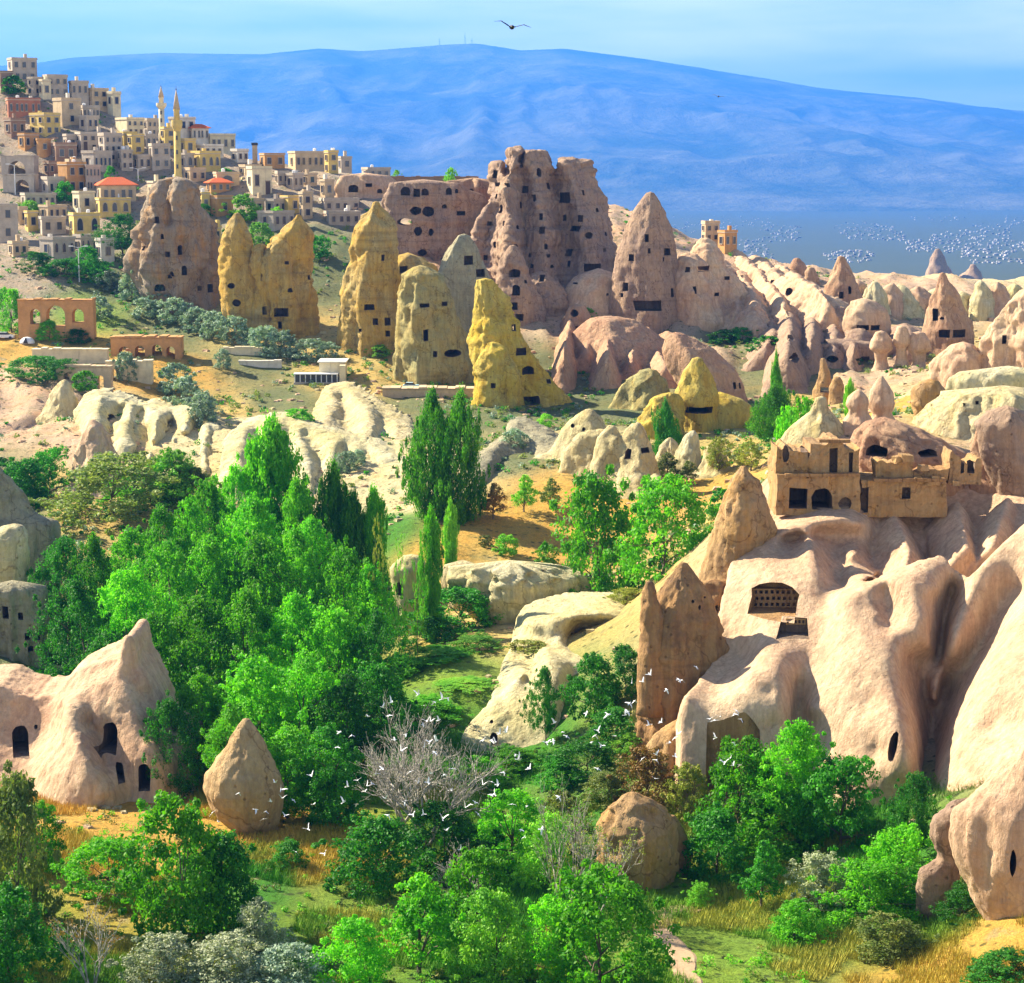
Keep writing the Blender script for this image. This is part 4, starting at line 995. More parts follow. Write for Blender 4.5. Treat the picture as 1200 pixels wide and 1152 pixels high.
def fl(i, grow=1.25):
    x0, x1, tp, bs, pk = ENT[i][0]; return flare(pk + (x0 - pk) * grow, pk + (x1 - pk) * grow, tp, bs, pk, 0.16, 0.8, 0.5)
kwm = dict(ridge=0.25, k=0.6, lean=0.25, ymin=200)
massif('cone_row', 'row of pale pillowy cones grown together below the ploughed bank', 'rock',
  reliefs=[dict(lines='''88 475 272,100 464 275,120 461 276,142 472 273,158 478 272,176 474 274,196 484 271,220 483 271,240 495 267,256 505 264,262 520 258
118 465 272,112 490 264,122 512 257;152 482 268,150 500 262,158 522 255;138 498 261,135 516 256;175 478 271,172 494 265;185 490 265,180 515 257,175 532 252;220 486 268,215 505 261;203 514 258,198 530 253,205 548 248;240 500 264,238 525 255,240 550 248
142 480 275,130 512 266;168 484 275,168 528 264;202 496 273,194 530 263;234 494 272,224 520 265,222 547 258;256 512 266,256 552 255;90 500 269;210 508 269;186 542 256;90 528 258,130 538 254,170 549 250,210 557 247,250 564 245''',
    shift=-6, outline='86 534,86 480,98 462,120 457,142 467,160 474,178 470,198 480,222 479,242 491,258 501,266 520,268 572,200 566,150 556,110 544', step=2.0, thick=7, rel=0.95)],
  voxel=0.24, smooth=1, mat='white', flute=0.3, fl_scale=0.4, amp=0.35, fine=0.12, seed=61)
massif('rock_flank', 'white fluted flanks running down into the wood beside the poplars', 'rock',
  reliefs=[dict(lines='''262 525 254,272 506 258,292 498 260,320 493 261,346 498 260,378 509 258,402 516 257,424 522 256,440 528 254,470 540 250,492 570 240
285 508 256,281 540 246,278 575 237;300 510 260,303 540 252,305 580 242;322 502 257.5,318 540 246,316 580 237;338 506 260,340 540 252,342 590 241;350 512 256,362 545 246,366 590 234
358 508 260,374 540 252,374 600 240;392 520 254,388 550 245,382 600 233;404 524 257,402 560 250,400 605 238;416 530 253,416 560 246,414 605 235;429 535 256,432 570 248,432 608 238
446 538 251,452 570 242,454 605 233;466 548 251,468 580 244,468 606 238;480 565 242,482 604 233;260 580 238''',
    shift=-7, outline='252 600,256 545,262 520,272 502,292 494,320 489,346 494,378 505,402 512,424 517,445 524,475 540,494 568,500 616,252 616', step=2.2, thick=7, rel=0.8)],
  voxel=0.26, smooth=1, mat='white', flute=0.35, fl_scale=0.4, amp=0.4, fine=0.12, seed=63)
massif('rock_outcrop', 'gold and cream rock teeth under the glass terrace', 'rock',
  reliefs=[dict(lines='''370 480 276,378 462 284,392 454 288,412 456 287,432 466 283,448 480 277,462 489 273,478 500 268,490 520 260
390 460 283,394 478 275;384 482 272,377 500 264,384 518 257;412 462 281,430 482 271,440 498 264;462 494 269,466 515 260,474 542 250;436 508 261,432 525 254,428 542 249
404 484 277,410 512 263;446 492 272,446 520 261;400 466 286;486 532 257;412 532 256;455 547 252''',
    shift=-6, outline='364 528,366 480,376 458,392 450,414 452,434 462,450 476,464 485,480 496,494 518,498 562,440 558,396 546', step=2.0, thick=7, rel=0.95)],
  voxel=0.24, smooth=1, mat='cream', flute=0.4, fl_scale=0.4, amp=0.4, fine=0.15, seed=65)
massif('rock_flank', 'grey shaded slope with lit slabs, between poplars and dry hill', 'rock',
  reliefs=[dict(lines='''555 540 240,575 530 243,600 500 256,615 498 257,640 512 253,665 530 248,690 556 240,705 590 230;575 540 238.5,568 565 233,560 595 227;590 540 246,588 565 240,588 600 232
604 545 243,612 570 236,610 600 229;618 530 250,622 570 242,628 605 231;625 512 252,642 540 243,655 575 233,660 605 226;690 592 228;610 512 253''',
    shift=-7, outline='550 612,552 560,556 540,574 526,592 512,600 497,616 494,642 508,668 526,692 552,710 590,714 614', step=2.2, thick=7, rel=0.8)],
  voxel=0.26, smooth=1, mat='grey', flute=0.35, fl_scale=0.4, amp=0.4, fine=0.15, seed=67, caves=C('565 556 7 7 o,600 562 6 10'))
massif('rock_outcrop', 'cream broken rocks with a small round hole, above the orchard', 'rock', lofts=[fl(i, 1.3) for i in (25, 26, 27)] + [('512 680 740,530 664 760,556 656 768', dict(dr=.5))], voxel=0.26, smooth=2, mat='cream', flute=0.8, fl_scale=0.25, amp=0.6, fine=0.18, seed=69, kw=kwm,
  caves=C('671 499 5 5 o,684 503 4 5 o,736 532 8 12 a,756 528 12 6'))
for i in (8, 11, 28, 29, 30, 31):
    rock('pale_cone', ENT[i][2], 'rock', fl(i, 1.05), (), mat=ENT[i][1], amp=0.045, flute=0.08, ridge=0.25, k=0.5, cell=2.0, ymin=200, lean=0.2)

# ================================================================== PLANTS
def leaf_mat(name, c1, c2, c3, trans=0.3):
    m, nt, b = newmat(name)
    g = nd(nt, 'ShaderNodeNewGeometry'); oi = nd(nt, 'ShaderNodeObjectInfo')
    col = mix_n(nt, g.outputs['Random Per Island'], c1, c2)
    big = noise_n(nt, g.outputs['Position'], 0.35, 3, 0.6)
    col = mix_n(nt, rng_n(nt, big, 0.45, 0.65, 0, 0.6), col, c3)
    var = rng_n(nt, oi.outputs['Random'], 0, 1, 0.62, 1.4)
    cx = nd(nt, 'ShaderNodeCombineXYZ'); 
    for i in range(3): nt.links.new(var, cx.inputs[i])
    col = mix_n(nt, 1.0, col, cx.outputs[0], 'MULTIPLY')
    nt.links.new(col, b.inputs['Base Color']); b.inputs['Roughness'].default_value = 0.6; b.inputs['Specular IOR Level'].default_value = 0.25
    t = nd(nt, 'ShaderNodeBsdfTranslucent'); nt.links.new(mix_n(nt, 1.0, col, (1.3, 1.5, 0.7), 'MULTIPLY'), t.inputs['Color'])
    mx = nd(nt, 'ShaderNodeMixShader'); mx.inputs[0].default_value = trans
    nt.links.new(b.outputs[0], mx.inputs[1]); nt.links.new(t.outputs[0], mx.inputs[2])
    out = [n for n in nt.nodes if n.type == 'OUTPUT_MATERIAL'][0]
    nt.links.new(mx.outputs[0], out.inputs['Surface'])
    return m
LM = {
 'vivid': leaf_mat('leaves_vivid_green', (0.065, 0.33, 0.008), (0.19, 0.48, 0.012), (0.025, 0.19, 0.010), 0.42),
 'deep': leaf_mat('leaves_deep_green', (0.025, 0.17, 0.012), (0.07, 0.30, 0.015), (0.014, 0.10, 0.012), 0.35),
 'lime': leaf_mat('leaves_lime_green', (0.13, 0.40, 0.02), (0.26, 0.48, 0.03), (0.07, 0.30, 0.02)),
 'olive': leaf_mat('leaves_olive_green', (0.13, 0.20, 0.04), (0.24, 0.26, 0.05), (0.07, 0.14, 0.03)),
 'silver': leaf_mat('leaves_silver_green', (0.20, 0.30, 0.20), (0.34, 0.42, 0.28), (0.10, 0.20, 0.15), 0.2),
 'pale': leaf_mat('leaves_pale_grey_green', (0.32, 0.38, 0.22), (0.48, 0.50, 0.30), (0.20, 0.26, 0.14), 0.2),
 'rust': leaf_mat('leaves_rust', (0.34, 0.15, 0.03), (0.22, 0.18, 0.04), (0.16, 0.16, 0.04), 0.2),
 'gold': leaf_mat('leaves_yellow_green', (0.34, 0.30, 0.04), (0.22, 0.30, 0.04), (0.12, 0.20, 0.03), 0.25)}
m, nt, b = newmat('bark'); P = nd(nt, 'ShaderNodeTexCoord').outputs['Object']
nt.links.new(mix_n(nt, noise_n(nt, P, 9, 5, 0.7, (1, 1, 0.2)), (0.06, 0.045, 0.03), (0.22, 0.18, 0.13)), b.inputs['Base Color']); M['bark'] = m
m, nt, b = newmat('bare_wood'); P = nd(nt, 'ShaderNodeTexCoord').outputs['Object']
nt.links.new(mix_n(nt, noise_n(nt, P, 5, 5, 0.7), (0.25, 0.22, 0.18), (0.48, 0.45, 0.38)), b.inputs['Base Color']); M['bare'] = m

def leaves_mesh(name, centers, radii, n_each, size, rs, upright=0.0, flat=0.7):
    """many small separate leaves spread through clumps"""
    C_ = np.repeat(np.asarray(centers), n_each, 0); Rr = np.repeat(np.asarray(radii), n_each)
    n = len(C_)
    d = rs.normal(size=(n, 3)); d /= np.linalg.norm(d, axis=1, keepdims=True)
    r = rs.uniform(0, 1, n) ** 0.45
    P = C_ + d * (Rr * r)[:, None] * np.array([1, 1, flat])
    # leaf plane: normal biased outwards and up
    nn = d * 0.7 + rs.normal(size=(n, 3)) * 0.55 + np.array([0, 0, 0.35]); nn /= np.linalg.norm(nn, axis=1, keepdims=True)
    t = rs.normal(size=(n, 3)) + np.array([0, 0, upright * 2]); t -= nn * (t * nn).sum(1, keepdims=True); t /= np.maximum(np.linalg.norm(t, axis=1, keepdims=True), 1e-6)
    bt = np.cross(nn, t)
    s = size * rs.uniform(0.6, 1.35, n)[:, None]
    V = np.stack([P - t * s, P + bt * s * 0.55, P + t * s, P - bt * s * 0.55], 1).reshape(-1, 3)
    F = np.arange(n * 4).reshape(-1, 4)
    return mesh_np(name, V, F, None, False)
def wood_mesh(name, h, r0, targets, rs, split=0.3):
    mb = MB()
    pts = [Vector((0, 0, -0.04))]; k = 5
    for i in range(1, k + 1): pts.append(Vector((rs.normal() * 0.012, rs.normal() * 0.012, h * i / k)))
    for i in range(k): mb.tube(pts[i], pts[i + 1], r0 * (1 - 0.14 * i) , r0 * (1 - 0.14 * (i + 1)), 7)
    for t in targets:
        t = Vector(t); z = max(0.03, min(h, t.z * (0.35 + 0.4 * rs.rand())))
        f = min(k - 1e-3, z / h * k); a = pts[int(f)].lerp(pts[int(f) + 1], f - int(f))
        mid = a.lerp(t, 0.5) + Vector((rs.normal() * .03, rs.normal() * .03, 0.03))
        mb.tube(a, mid, r0 * 0.42, r0 * 0.26, 5); mb.tube(mid, t, r0 * 0.26, r0 * 0.08, 5)
    return mb.mesh(name, M['bark'], True)
def crown_points(kind, n, rs):
    """clump centres in a crown one unit tall, half a unit wide on each side"""
    pts = []; rad = []
    lob = [(rs.uniform(0, 2*math.pi), rs.uniform(.2, .85), rs.uniform(.5, 1.45)) for _ in range(9)]
    while len(pts) < n:
        if kind == 'broad':
            z = rs.uniform(0.22, 1.0); a = rs.uniform(0, 2*math.pi)
            prof = math.sin(math.pi * min(1, max(0.03, (z - 0.12) / 0.88)) ** 0.85) ** 0.7 * 0.5
        elif kind == 'elm':
            z = rs.uniform(0.10, 1.0); a = rs.uniform(0, 2*math.pi)
            prof = min(1, (z + 0.05) / 0.3) * (1 - max(0, (z - 0.3) / 0.7) ** 2.6) * 0.5 + 0.03
        elif kind == 'shrub':
            z = rs.uniform(0.05, 1.0); a = rs.uniform(0, 2*math.pi)
            prof = math.sqrt(max(0.02, 1 - ((z - 0.30) / 0.72) ** 2)) * 0.5
        elif kind == 'poplar':
            z = rs.uniform(0.04, 1.0); a = rs.uniform(0, 2*math.pi)
            prof = (min(1, z / 0.18) * (1 - max(0, (z - 0.35) / 0.65) ** 2.8) * 0.5 + 0.03)
        else:  # sparse
            z = rs.uniform(0.18, 1.0); a = rs.uniform(0, 2*math.pi); prof = 0.42 * (1 - abs(z - .6))
        k = 1.0
        for la, lz, ls in lob:
            dd = 1 - math.cos(a - la) + abs(z - lz) * 1.5
            k += (ls - 1) * math.exp(-dd * 2.5) * 1.6
        r = prof * k * rs.uniform(0.15, 1.0) ** 0.5; rr0 = rs.uniform(0.6, 1.3); zz = z * (1 + (k - 1) * .25)
        if rs.rand() < 0.16:        # loose sprays that break the outline
            r = prof * k * rs.uniform(1.0, 1.32); rr0 = rs.uniform(0.3, 0.6); zz = zz * rs.uniform(1.0, 1.10)
        pts.append((r * math.cos(a), r * math.sin(a), zz))
        rad.append(rr0)
    return np.array(pts), np.array(rad)
PROTO = {}
def make_proto(key, kind, n, each, crad, leaf, seed, trunk=0.5, r0=0.022, upright=0.0, limbs=9, flat=0.75):
    rs = np.random.RandomState(seed)
    c, r = crown_points(kind, n, rs)
    lm = leaves_mesh('crown', c, r * crad, each, leaf, rs, upright, flat)
    lm.materials.append(LM['vivid'])
    low = c[rs.choice(len(c), limbs, replace=False)]
    PROTO[key] = (lm, wood_mesh('trunk', trunk, r0, low, rs))
# crowns are one unit tall and wide; leaf sizes are fractions of the tree's height
for i in range(3):
    make_proto('broad%d' % i, 'broad', 330, 62, 0.075, 0.0130, 10 + i, 0.6, 0.020)
    make_proto('shrub%d' % i, 'shrub', 150, 66, 0.13, 0.024, 20 + i, 0.35, 0.025)
    make_proto('bush%d' % i, 'shrub', 70, 42, 0.15, 0.045, 50 + i, 0.3, 0.025, limbs=5)
for i in range(4):
    make_proto('elm%d' % i, 'elm', 300, 64, 0.062, 0.0125, 70 + i, 0.75, 0.018, 0.5, flat=1.2)
for i in range(2):
    make_proto('poplar%d' % i, 'poplar', 360, 90, 0.10, 0.0175, 30 + i, 0.9, 0.014, 1.0, flat=1.3)
    make_proto('sparse%d' % i, 'sparse', 60, 26, 0.06, 0.016, 40 + i, 0.85, 0.012, 0.3)
    make_proto('orchard%d' % i, 'broad', 120, 50, 0.09, 0.022, 60 + i, 0.5, 0.03)
def setmat(o, mat):
    o.material_slots[0].link = 'OBJECT'; o.material_slots[0].material = mat
PCOUNT = 0
def plant(name, label, cat, proto, px, base, top, w, mat, Y=None, group=None, depth=1.0, ymin=60.0):
    """a tree or bush: photo x, its foot and top rows, its width in pixels; Y given when the foot is hidden"""
    global PCOUNT; PCOUNT += 1
    rnd = random.Random(PCOUNT * 31 + int(px))
    if Y is None: p = gpoint(px, base, ymin); Y = p.y
    else:
        p = at(px, 600, Y); p.z = ground_z(p.x, Y)
    h = at(px, top, Y).z - p.z
    h = max(h, 0.3); wm = w * Y / FPX
    key = proto if proto in PROTO else proto + str(rnd.randrange(len([k for k in PROTO if k[:-1] == proto])))
    lm, wmh = PROTO[key]
    o = empty(name, (p.x, p.y, p.z - 0.03 * h), rnd.uniform(0, 6.28))
    o.scale = (wm, wm * depth, h)
    tag(o, label, cat, group)
    c = meshobj('crown', lm, o); setmat(c, LM[mat])
    meshobj('trunk', wmh, o)
    return o
def PL(txt, name, label, cat, group=None, yk=1.0, wk=1.0, **kw):
    """rows: proto px base top width material [distance]"""
    for r in txt.replace('\n', ';').split(';'):
        q = r.split()
        if not q: continue
        Y = float(q[6]) * yk if len(q) > 6 else None
        plant(name, label, cat, q[0], float(q[1]), float(q[2]), float(q[3]), float(q[4]) * wk, q[5], Y, group, **kw)
# the wood in the valley
PL('''elm 75 0 628 75 deep 195;elm 112 0 640 70 vivid 192;broad 150 0 618 76 vivid 202;elm 188 0 598 74 vivid 207;elm 222 0 588 70 vivid 208;broad 248 0 560 60 vivid 214;elm 276 0 545 60 vivid 216
poplar 318 0 497 74 vivid 219;elm 346 0 560 62 vivid 212;poplar 392 0 552 40 vivid 216;poplar 414 0 580 36 vivid 214;poplar 438 0 576 34 vivid 214;broad 300 0 585 76 vivid 206;elm 366 0 605 74 vivid 206
elm 92 0 690 86 deep 178;broad 140 0 668 84 vivid 184;elm 196 0 640 86 vivid 188;elm 246 0 628 84 vivid 190;broad 300 0 625 92 vivid 188;elm 352 0 632 84 vivid 188;elm 402 0 640 80 vivid 186;broad 432 0 660 60 vivid 184
elm 120 0 740 84 deep 166;elm 176 0 716 86 vivid 170;broad 226 0 700 92 vivid 172;elm 282 0 690 100 vivid 170;elm 340 0 695 96 vivid 170;broad 396 0 715 90 vivid 168;elm 436 0 730 70 deep 166
elm 232 0 790 90 vivid 154;broad 290 0 770 110 vivid 154;elm 350 0 775 104 vivid 154;elm 404 0 800 90 deep 152;broad 444 0 780 80 deep 156;elm 190 0 820 70 deep 150;elm 262 0 835 84 vivid 144;broad 330 0 850 90 vivid 143;elm 388 0 858 84 deep 142''',
   'broad_tree', 'leafy bright green tree packed into the wood on the valley floor', 'tree', 'trees of the valley wood', yk=0.90, wk=1.3)
for r, lab in (('poplar 508 0 466 50 vivid 213', 'tall dense poplar, left one of the dark close-set pair'), ('poplar 540 0 468 50 vivid 211', 'tall dense poplar, right one of the dark close-set pair'),
               ('poplar 905 0 455 44 vivid 246', 'full green poplar with a slim spire, above the ruined front'), ('poplar 906 0 418 15 vivid 250', 'slim spire poplar behind the full one above the ruined front'), ('poplar 779 0 474 26 deep 236', 'lone dark poplar in the orchard'),
               ('poplar 506 0 600 34 vivid 172', 'slender poplar with a bare lower stem at the end of the wood'), ('poplar 528 0 590 26 lime 190', 'light green poplar in front of the dry grassy hill'),
               ('sparse 440 0 598 30 gold 165', 'thin yellowing poplar with patchy leaves'), ('sparse 466 0 622 26 lime 164', 'thin half-bare poplar beside the yellowing one'), ('sparse 488 0 640 30 lime 162', 'thin half-bare poplar nearest the cream rock block')):
    PL(r, 'poplar_tree', lab, 'tree')
PL('shrub 702 0 560 96 vivid 180', 'broad_tree', 'round-topped green tree before the dry hill, the larger of a pair', 'tree')
PL('shrub 778 0 566 88 vivid 174', 'broad_tree', 'green tree leaning toward the brown spire, smaller of a pair', 'tree')
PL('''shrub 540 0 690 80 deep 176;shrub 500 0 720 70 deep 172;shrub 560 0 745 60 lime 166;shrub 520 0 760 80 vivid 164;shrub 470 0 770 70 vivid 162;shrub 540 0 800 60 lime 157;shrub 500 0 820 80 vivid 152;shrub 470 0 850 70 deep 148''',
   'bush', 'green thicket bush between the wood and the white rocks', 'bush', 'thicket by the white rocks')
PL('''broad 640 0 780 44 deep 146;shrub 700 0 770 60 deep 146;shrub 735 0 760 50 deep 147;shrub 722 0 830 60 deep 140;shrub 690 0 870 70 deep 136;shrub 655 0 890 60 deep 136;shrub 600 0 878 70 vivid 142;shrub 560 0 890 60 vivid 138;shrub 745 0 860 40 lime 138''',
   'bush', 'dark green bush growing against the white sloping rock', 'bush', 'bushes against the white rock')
PL('shrub 735 700 690 40 gold 171;bush 665 760 742 60 gold 168;bush 625 800 752 50 gold 162', 'bush', 'yellow-green shrub on the cream whaleback', 'bush', 'shrubs on the whaleback')
# foreground
FGB = '''shrub 212 1098 946 118 vivid|big bright bush between peaked rock and sandy cone
shrub 262 1090 985 90 deep|dark bush joined to the big bright bush
shrub 128 1052 985 84 vivid|small bright bush with a bare twig on the dry grass
shrub 22 1085 912 90 olive|dark bush at the edge below the rock wall
shrub 44 1020 945 60 vivid|dark green bush under the low doorway
shrub 10 1150 1050 100 deep|heavy dark bush above the thorny stems
shrub 300 1128 1062 62 pale|pale grey-leaved shrub standing alone
shrub 190 1152 1098 90 pale|grey sage shrub at the foot of the big bright bush
shrub 262 1158 1104 100 pale|grey sage shrub under the pale standing one
shrub 330 1160 1112 90 silver|blue-grey sage shrub near the small fruit tree
orchard 492 1142 1022 112 vivid|small fruit tree with a forked dark trunk
shrub 560 1110 1000 90 vivid|bright bush behind the small fruit tree
shrub 420 1156 1080 80 vivid|low round bush left of the small fruit tree
shrub 580 1152 1050 90 lime|loose light bush right of the small fruit tree
shrub 702 1160 1030 116 vivid|large glossy bush beside the dirt path
shrub 655 1150 1060 80 vivid|bush tucked behind the large glossy one
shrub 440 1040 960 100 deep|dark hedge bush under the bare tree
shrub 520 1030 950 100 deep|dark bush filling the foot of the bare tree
shrub 380 960 900 80 vivid|bush on the bank behind the sandy cone
shrub 600 1010 930 90 vivid|bush right of the bare tree
shrub 640 1040 960 70 lime|loose bush among the bare saplings
shrub 660 1000 935 60 olive|olive shrub before the split boulder
shrub 760 945 880 70 rust|rusty brown shrub under the two-pointed pillar
shrub 712 940 905 60 olive|olive brown shrub between pillar and boulder
shrub 810 960 900 50 gold|yellow-tinged shrub at the niche foot
shrub 865 985 875 80 vivid|bright bush in front of the tall brown niche
broad 935 990 845 116 vivid|leafy young tree before the cream buttress
shrub 905 1000 920 100 vivid|bush under the leafy young tree
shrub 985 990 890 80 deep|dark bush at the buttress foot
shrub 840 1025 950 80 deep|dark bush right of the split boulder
orchard 892 1064 985 66 deep|small dark tree with a thin stem by the path
shrub 965 1060 1003 70 pale|silvery shrub among the green bushes
broad 1074 1010 905 70 deep|thin dark tree against the vast cream slope
shrub 1050 1050 975 80 vivid|bush under the thin dark tree
shrub 1020 1078 1015 90 vivid|spreading bush right of the silvery shrub
shrub 1090 1062 1020 60 vivid|bush at the foot of the lichen-grey slab
shrub 1128 1075 1040 50 deep|small bush in the crack of the peach bulge
shrub 1170 1152 1118 80 deep|dark weeds below the peach bulge
shrub 820 1062 1035 30 lime|knee-high sapling bush beside the path
shrub 930 1100 1060 60 vivid|low green clump on the meadow near the path
shrub 1040 1120 1078 80 olive|brownish clump on the dry bank
shrub 340 1015 985 40 deep|small dark clump in the shadow of the sandy cone'''
for ln in FGB.split('\n'):
    r, lab = ln.split('|'); q = r.split()
    PL(r, 'fruit_tree' if q[0] == 'orchard' else 'young_tree' if q[0] == 'broad' else 'bush', lab, 'tree' if q[0] in ('orchard', 'broad') else 'bush')
# middle distance
PL('''bush 155 352 312 30 silver;bush 186 360 335 34 silver;bush 172 372 350 30 silver;bush 205 378 350 34 silver;bush 232 388 362 32 silver;bush 252 396 366 30 silver;bush 276 402 372 34 silver;bush 312 416 384 36 silver;bush 334 420 390 32 silver;bush 360 422 398 34 silver;bush 300 408 385 30 silver;bush 382 420 402 24 silver
bush 150 446 414 24 silver;bush 204 462 428 38 silver;bush 218 480 444 40 silver;bush 236 492 460 34 silver;bush 262 432 410 20 silver;bush 602 526 504 32 silver;bush 408 552 530 24 silver;bush 130 340 318 26 silver;bush 118 372 348 28 silver;bush 240 500 470 26 silver;bush 420 545 528 20 silver''',
   'silver_bush', 'silvery green oleaster bush on the slope below the chimneys', 'bush', 'silvery bushes on the slope', ymin=200)
PL('''broad 142 300 250 52 deep;shrub 45 318 296 34 deep;shrub 75 324 304 36 deep;shrub 104 322 290 34 deep;shrub 118 332 308 30 deep;bush 285 258 230 36 lime;bush 372 304 278 28 deep;bush 308 288 262 26 lime;bush 75 236 214 22 deep;bush 15 110 90 26 deep;bush 36 252 236 26 lime;bush 265 214 198 18 deep;bush 325 262 244 16 lime;bush 130 215 196 14 deep;bush 240 255 240 18 deep;bush 60 250 238 16 lime;bush 465 212 200 10 lime;bush 528 208 198 12 lime''',
   'village_tree', 'green tree growing between the village houses', 'tree', 'trees among the houses', ymin=300)
PL('''shrub 14 390 340 36 vivid;shrub 58 398 376 30 vivid;shrub 45 446 418 60 deep;shrub 70 444 422 40 deep;bush 98 458 436 28 vivid;shrub 92 402 386 30 deep;bush 352 498 480 34 vivid;bush 445 418 405 26 lime;bush 520 440 425 20 lime;bush 640 500 486 20 lime;bush 565 462 448 24 vivid''',
   'bush', 'green bush along the terraced bank below the village', 'bush', 'bushes on the terraced bank', ymin=200)
PL('shrub 26 590 540 66 deep;shrub 58 580 528 44 deep;shrub 8 575 540 40 deep', 'bush', 'dark green bush on the bank above the grey slope', 'bush', 'dark bushes on the bank', ymin=180)
PL('shrub 132 604 538 112 olive', 'bush', 'wide domed yellow-green bush on the bank beyond the wood', 'bush', ymin=180)
PL('shrub 176 590 545 74 lime', 'bush', 'narrower light bush touching the wide domed yellow-green one', 'bush', ymin=180)
PL('shrub 205 592 532 60 lime;shrub 225 590 548 50 olive', 'bush', 'light green bush in front of the pale cone row', 'bush', 'light bushes before the cones', ymin=180)
PL('orchard 578 608 566 40 rust', 'fruit_tree', 'small tree with reddish leaves at the edge of the dry hill', 'tree', ymin=180)
PL('orchard 614 600 556 36 lime', 'fruit_tree', 'small lime green tree at the edge of the dry hill', 'tree', ymin=180)
PL('orchard 645 596 560 34 olive', 'fruit_tree', 'small greyish tree between grey slope and dry hill', 'tree', ymin=180)
PL('''orchard 782 566 530 44 olive;orchard 805 566 540 34 olive;orchard 842 556 512 36 gold;orchard 880 552 516 40 gold;orchard 712 570 545 34 olive;orchard 742 572 548 30 olive;bush 848 606 575 40 deep;orchard 870 548 528 24 gold;orchard 690 575 555 26 olive''',
   'orchard_tree', 'small gnarled orchard tree on the dry hillside', 'tree', 'orchard trees', ymin=180)
PL('''bush 592 650 628 28 lime;bush 640 662 640 26 lime;bush 570 640 628 16 olive;bush 660 690 670 20 olive;bush 610 676 664 16 olive''', 'bush', 'small green bush on the dry grassy hill', 'bush', 'bushes on the dry hill', ymin=170)
PL('''poplar 992 492 446 18 lime 190;bush 945 500 470 30 vivid 200;bush 925 505 480 26 vivid 202;bush 1082 486 466 18 lime 225;bush 900 414 395 44 deep;bush 930 410 396 40 deep;bush 870 400 385 30 deep;bush 850 402 388 30 deep;bush 1098 498 490 26 vivid 176;bush 1122 494 486 16 deep 176;bush 1078 545 530 34 lime 158;bush 1022 542 528 30 deep 160;bush 1196 545 520 20 deep 158;bush 690 376 362 16 lime;bush 705 372 360 16 lime''',
   'bush', 'green bush among the rocks of the far valley side', 'bush', 'bushes among the far rocks', ymin=150)

# small scrub and grass: uncountable ground cover
def scatter(name, pts, size, each, rs, mat, leaf):
    c = np.array([(p[0], p[1], p[2] + 0.25 * p[3]) for p in pts]); r = np.array([p[3] * 0.5 for p in pts])
    me = leaves_mesh(name, c, r, each, leaf, rs, 0.3, 0.6); me.materials.append(mat)
    return tag(meshobj(name, me), kind='stuff')
rs = np.random.RandomState(5); sp = {'deep': [], 'silver': [], 'olive': []}
for i in range(9000):
    Y = math.exp(rs.uniform(math.log(185), math.log(430))); u = rs.uniform(-0.27, 0.27); x = u * Y
    q = warp(np.array([x, Y])); j = np.argmin(((_W - q) ** 2).sum(1)); cc = CC[j]
    kind = [k for k, v in ZC.items() if tuple(v) == tuple(cc)][0]
    pr = {'K': 1.0, 'D': 0.9, 'O': 0.5, 'P': 0.35, 'Y': 0.15, 'R': 0.4, 'G': 0.5, 'L': 0.7}[kind]
    if rs.rand() > pr or vnoise(np.array([x * .05, Y * .05, 0])) < -0.25: continue
    sp[['deep', 'silver', 'olive', 'olive'][rs.randint(4)]].append((x, Y, ground_z(x, Y), rs.uniform(0.4, 1.5)))
for k, v in sp.items():
    scatter('scrub', v, 1, 34, rs, LM[k], 0.16)
wd = {'vivid': [], 'lime': [], 'olive': [], 'gold': []}
for i in range(1500):
    Y = rs.uniform(90, 150); x = rs.uniform(-0.265, 0.265) * Y
    q = warp(np.array([x, Y])); j = np.argmin(((_W - q) ** 2).sum(1))
    if CC[j][2] > 0.2 or vnoise(np.array([x * .16, Y * .16, 7.0])) < -0.1: continue
    wd[['vivid', 'lime', 'olive', 'gold', 'vivid'][rs.randint(5)]].append((x, Y, ground_z(x, Y), rs.uniform(0.25, 0.95)))
for k, v in wd.items(): scatter('weeds', v, 1, 40, rs, LM[k], 0.075)
# grass
m, nt, b = newmat('grass_blades'); a_ = nd(nt, 'ShaderNodeAttribute', attribute_name='cover')
g = nd(nt, 'ShaderNodeNewGeometry')
nt.links.new(mix_n(nt, 1.0, a_.outputs['Color'], mix_n(nt, g.outputs['Random Per Island'], (0.8, 0.9, 0.7), (1.6, 1.5, 1.2)), 'MULTIPLY'), b.inputs['Base Color'])
n = 210000
Yv = rs.uniform(88, 150, n); uv = rs.uniform(-0.27, 0.27, n); xv = uv * Yv
q = warp(np.stack([xv, Yv], -1))
cv = np.zeros((n, 3))
for i in range(0, n, 20000):
    w = 1.0 / (np.linalg.norm(q[i:i+20000, None] - _W[None], axis=-1) ** 4 + 1e-6); cv[i:i+20000] = (w @ CC) / w.sum(1, keepdims=True)
pat = fbm(np.stack([xv * .2, Yv * .2, xv * 0], -1), 3, 77)
keep = (pat > -0.12) & (cv[:, 2] < 0.2); xv, Yv, cv = xv[keep], Yv[keep], cv[keep]; n = len(xv)
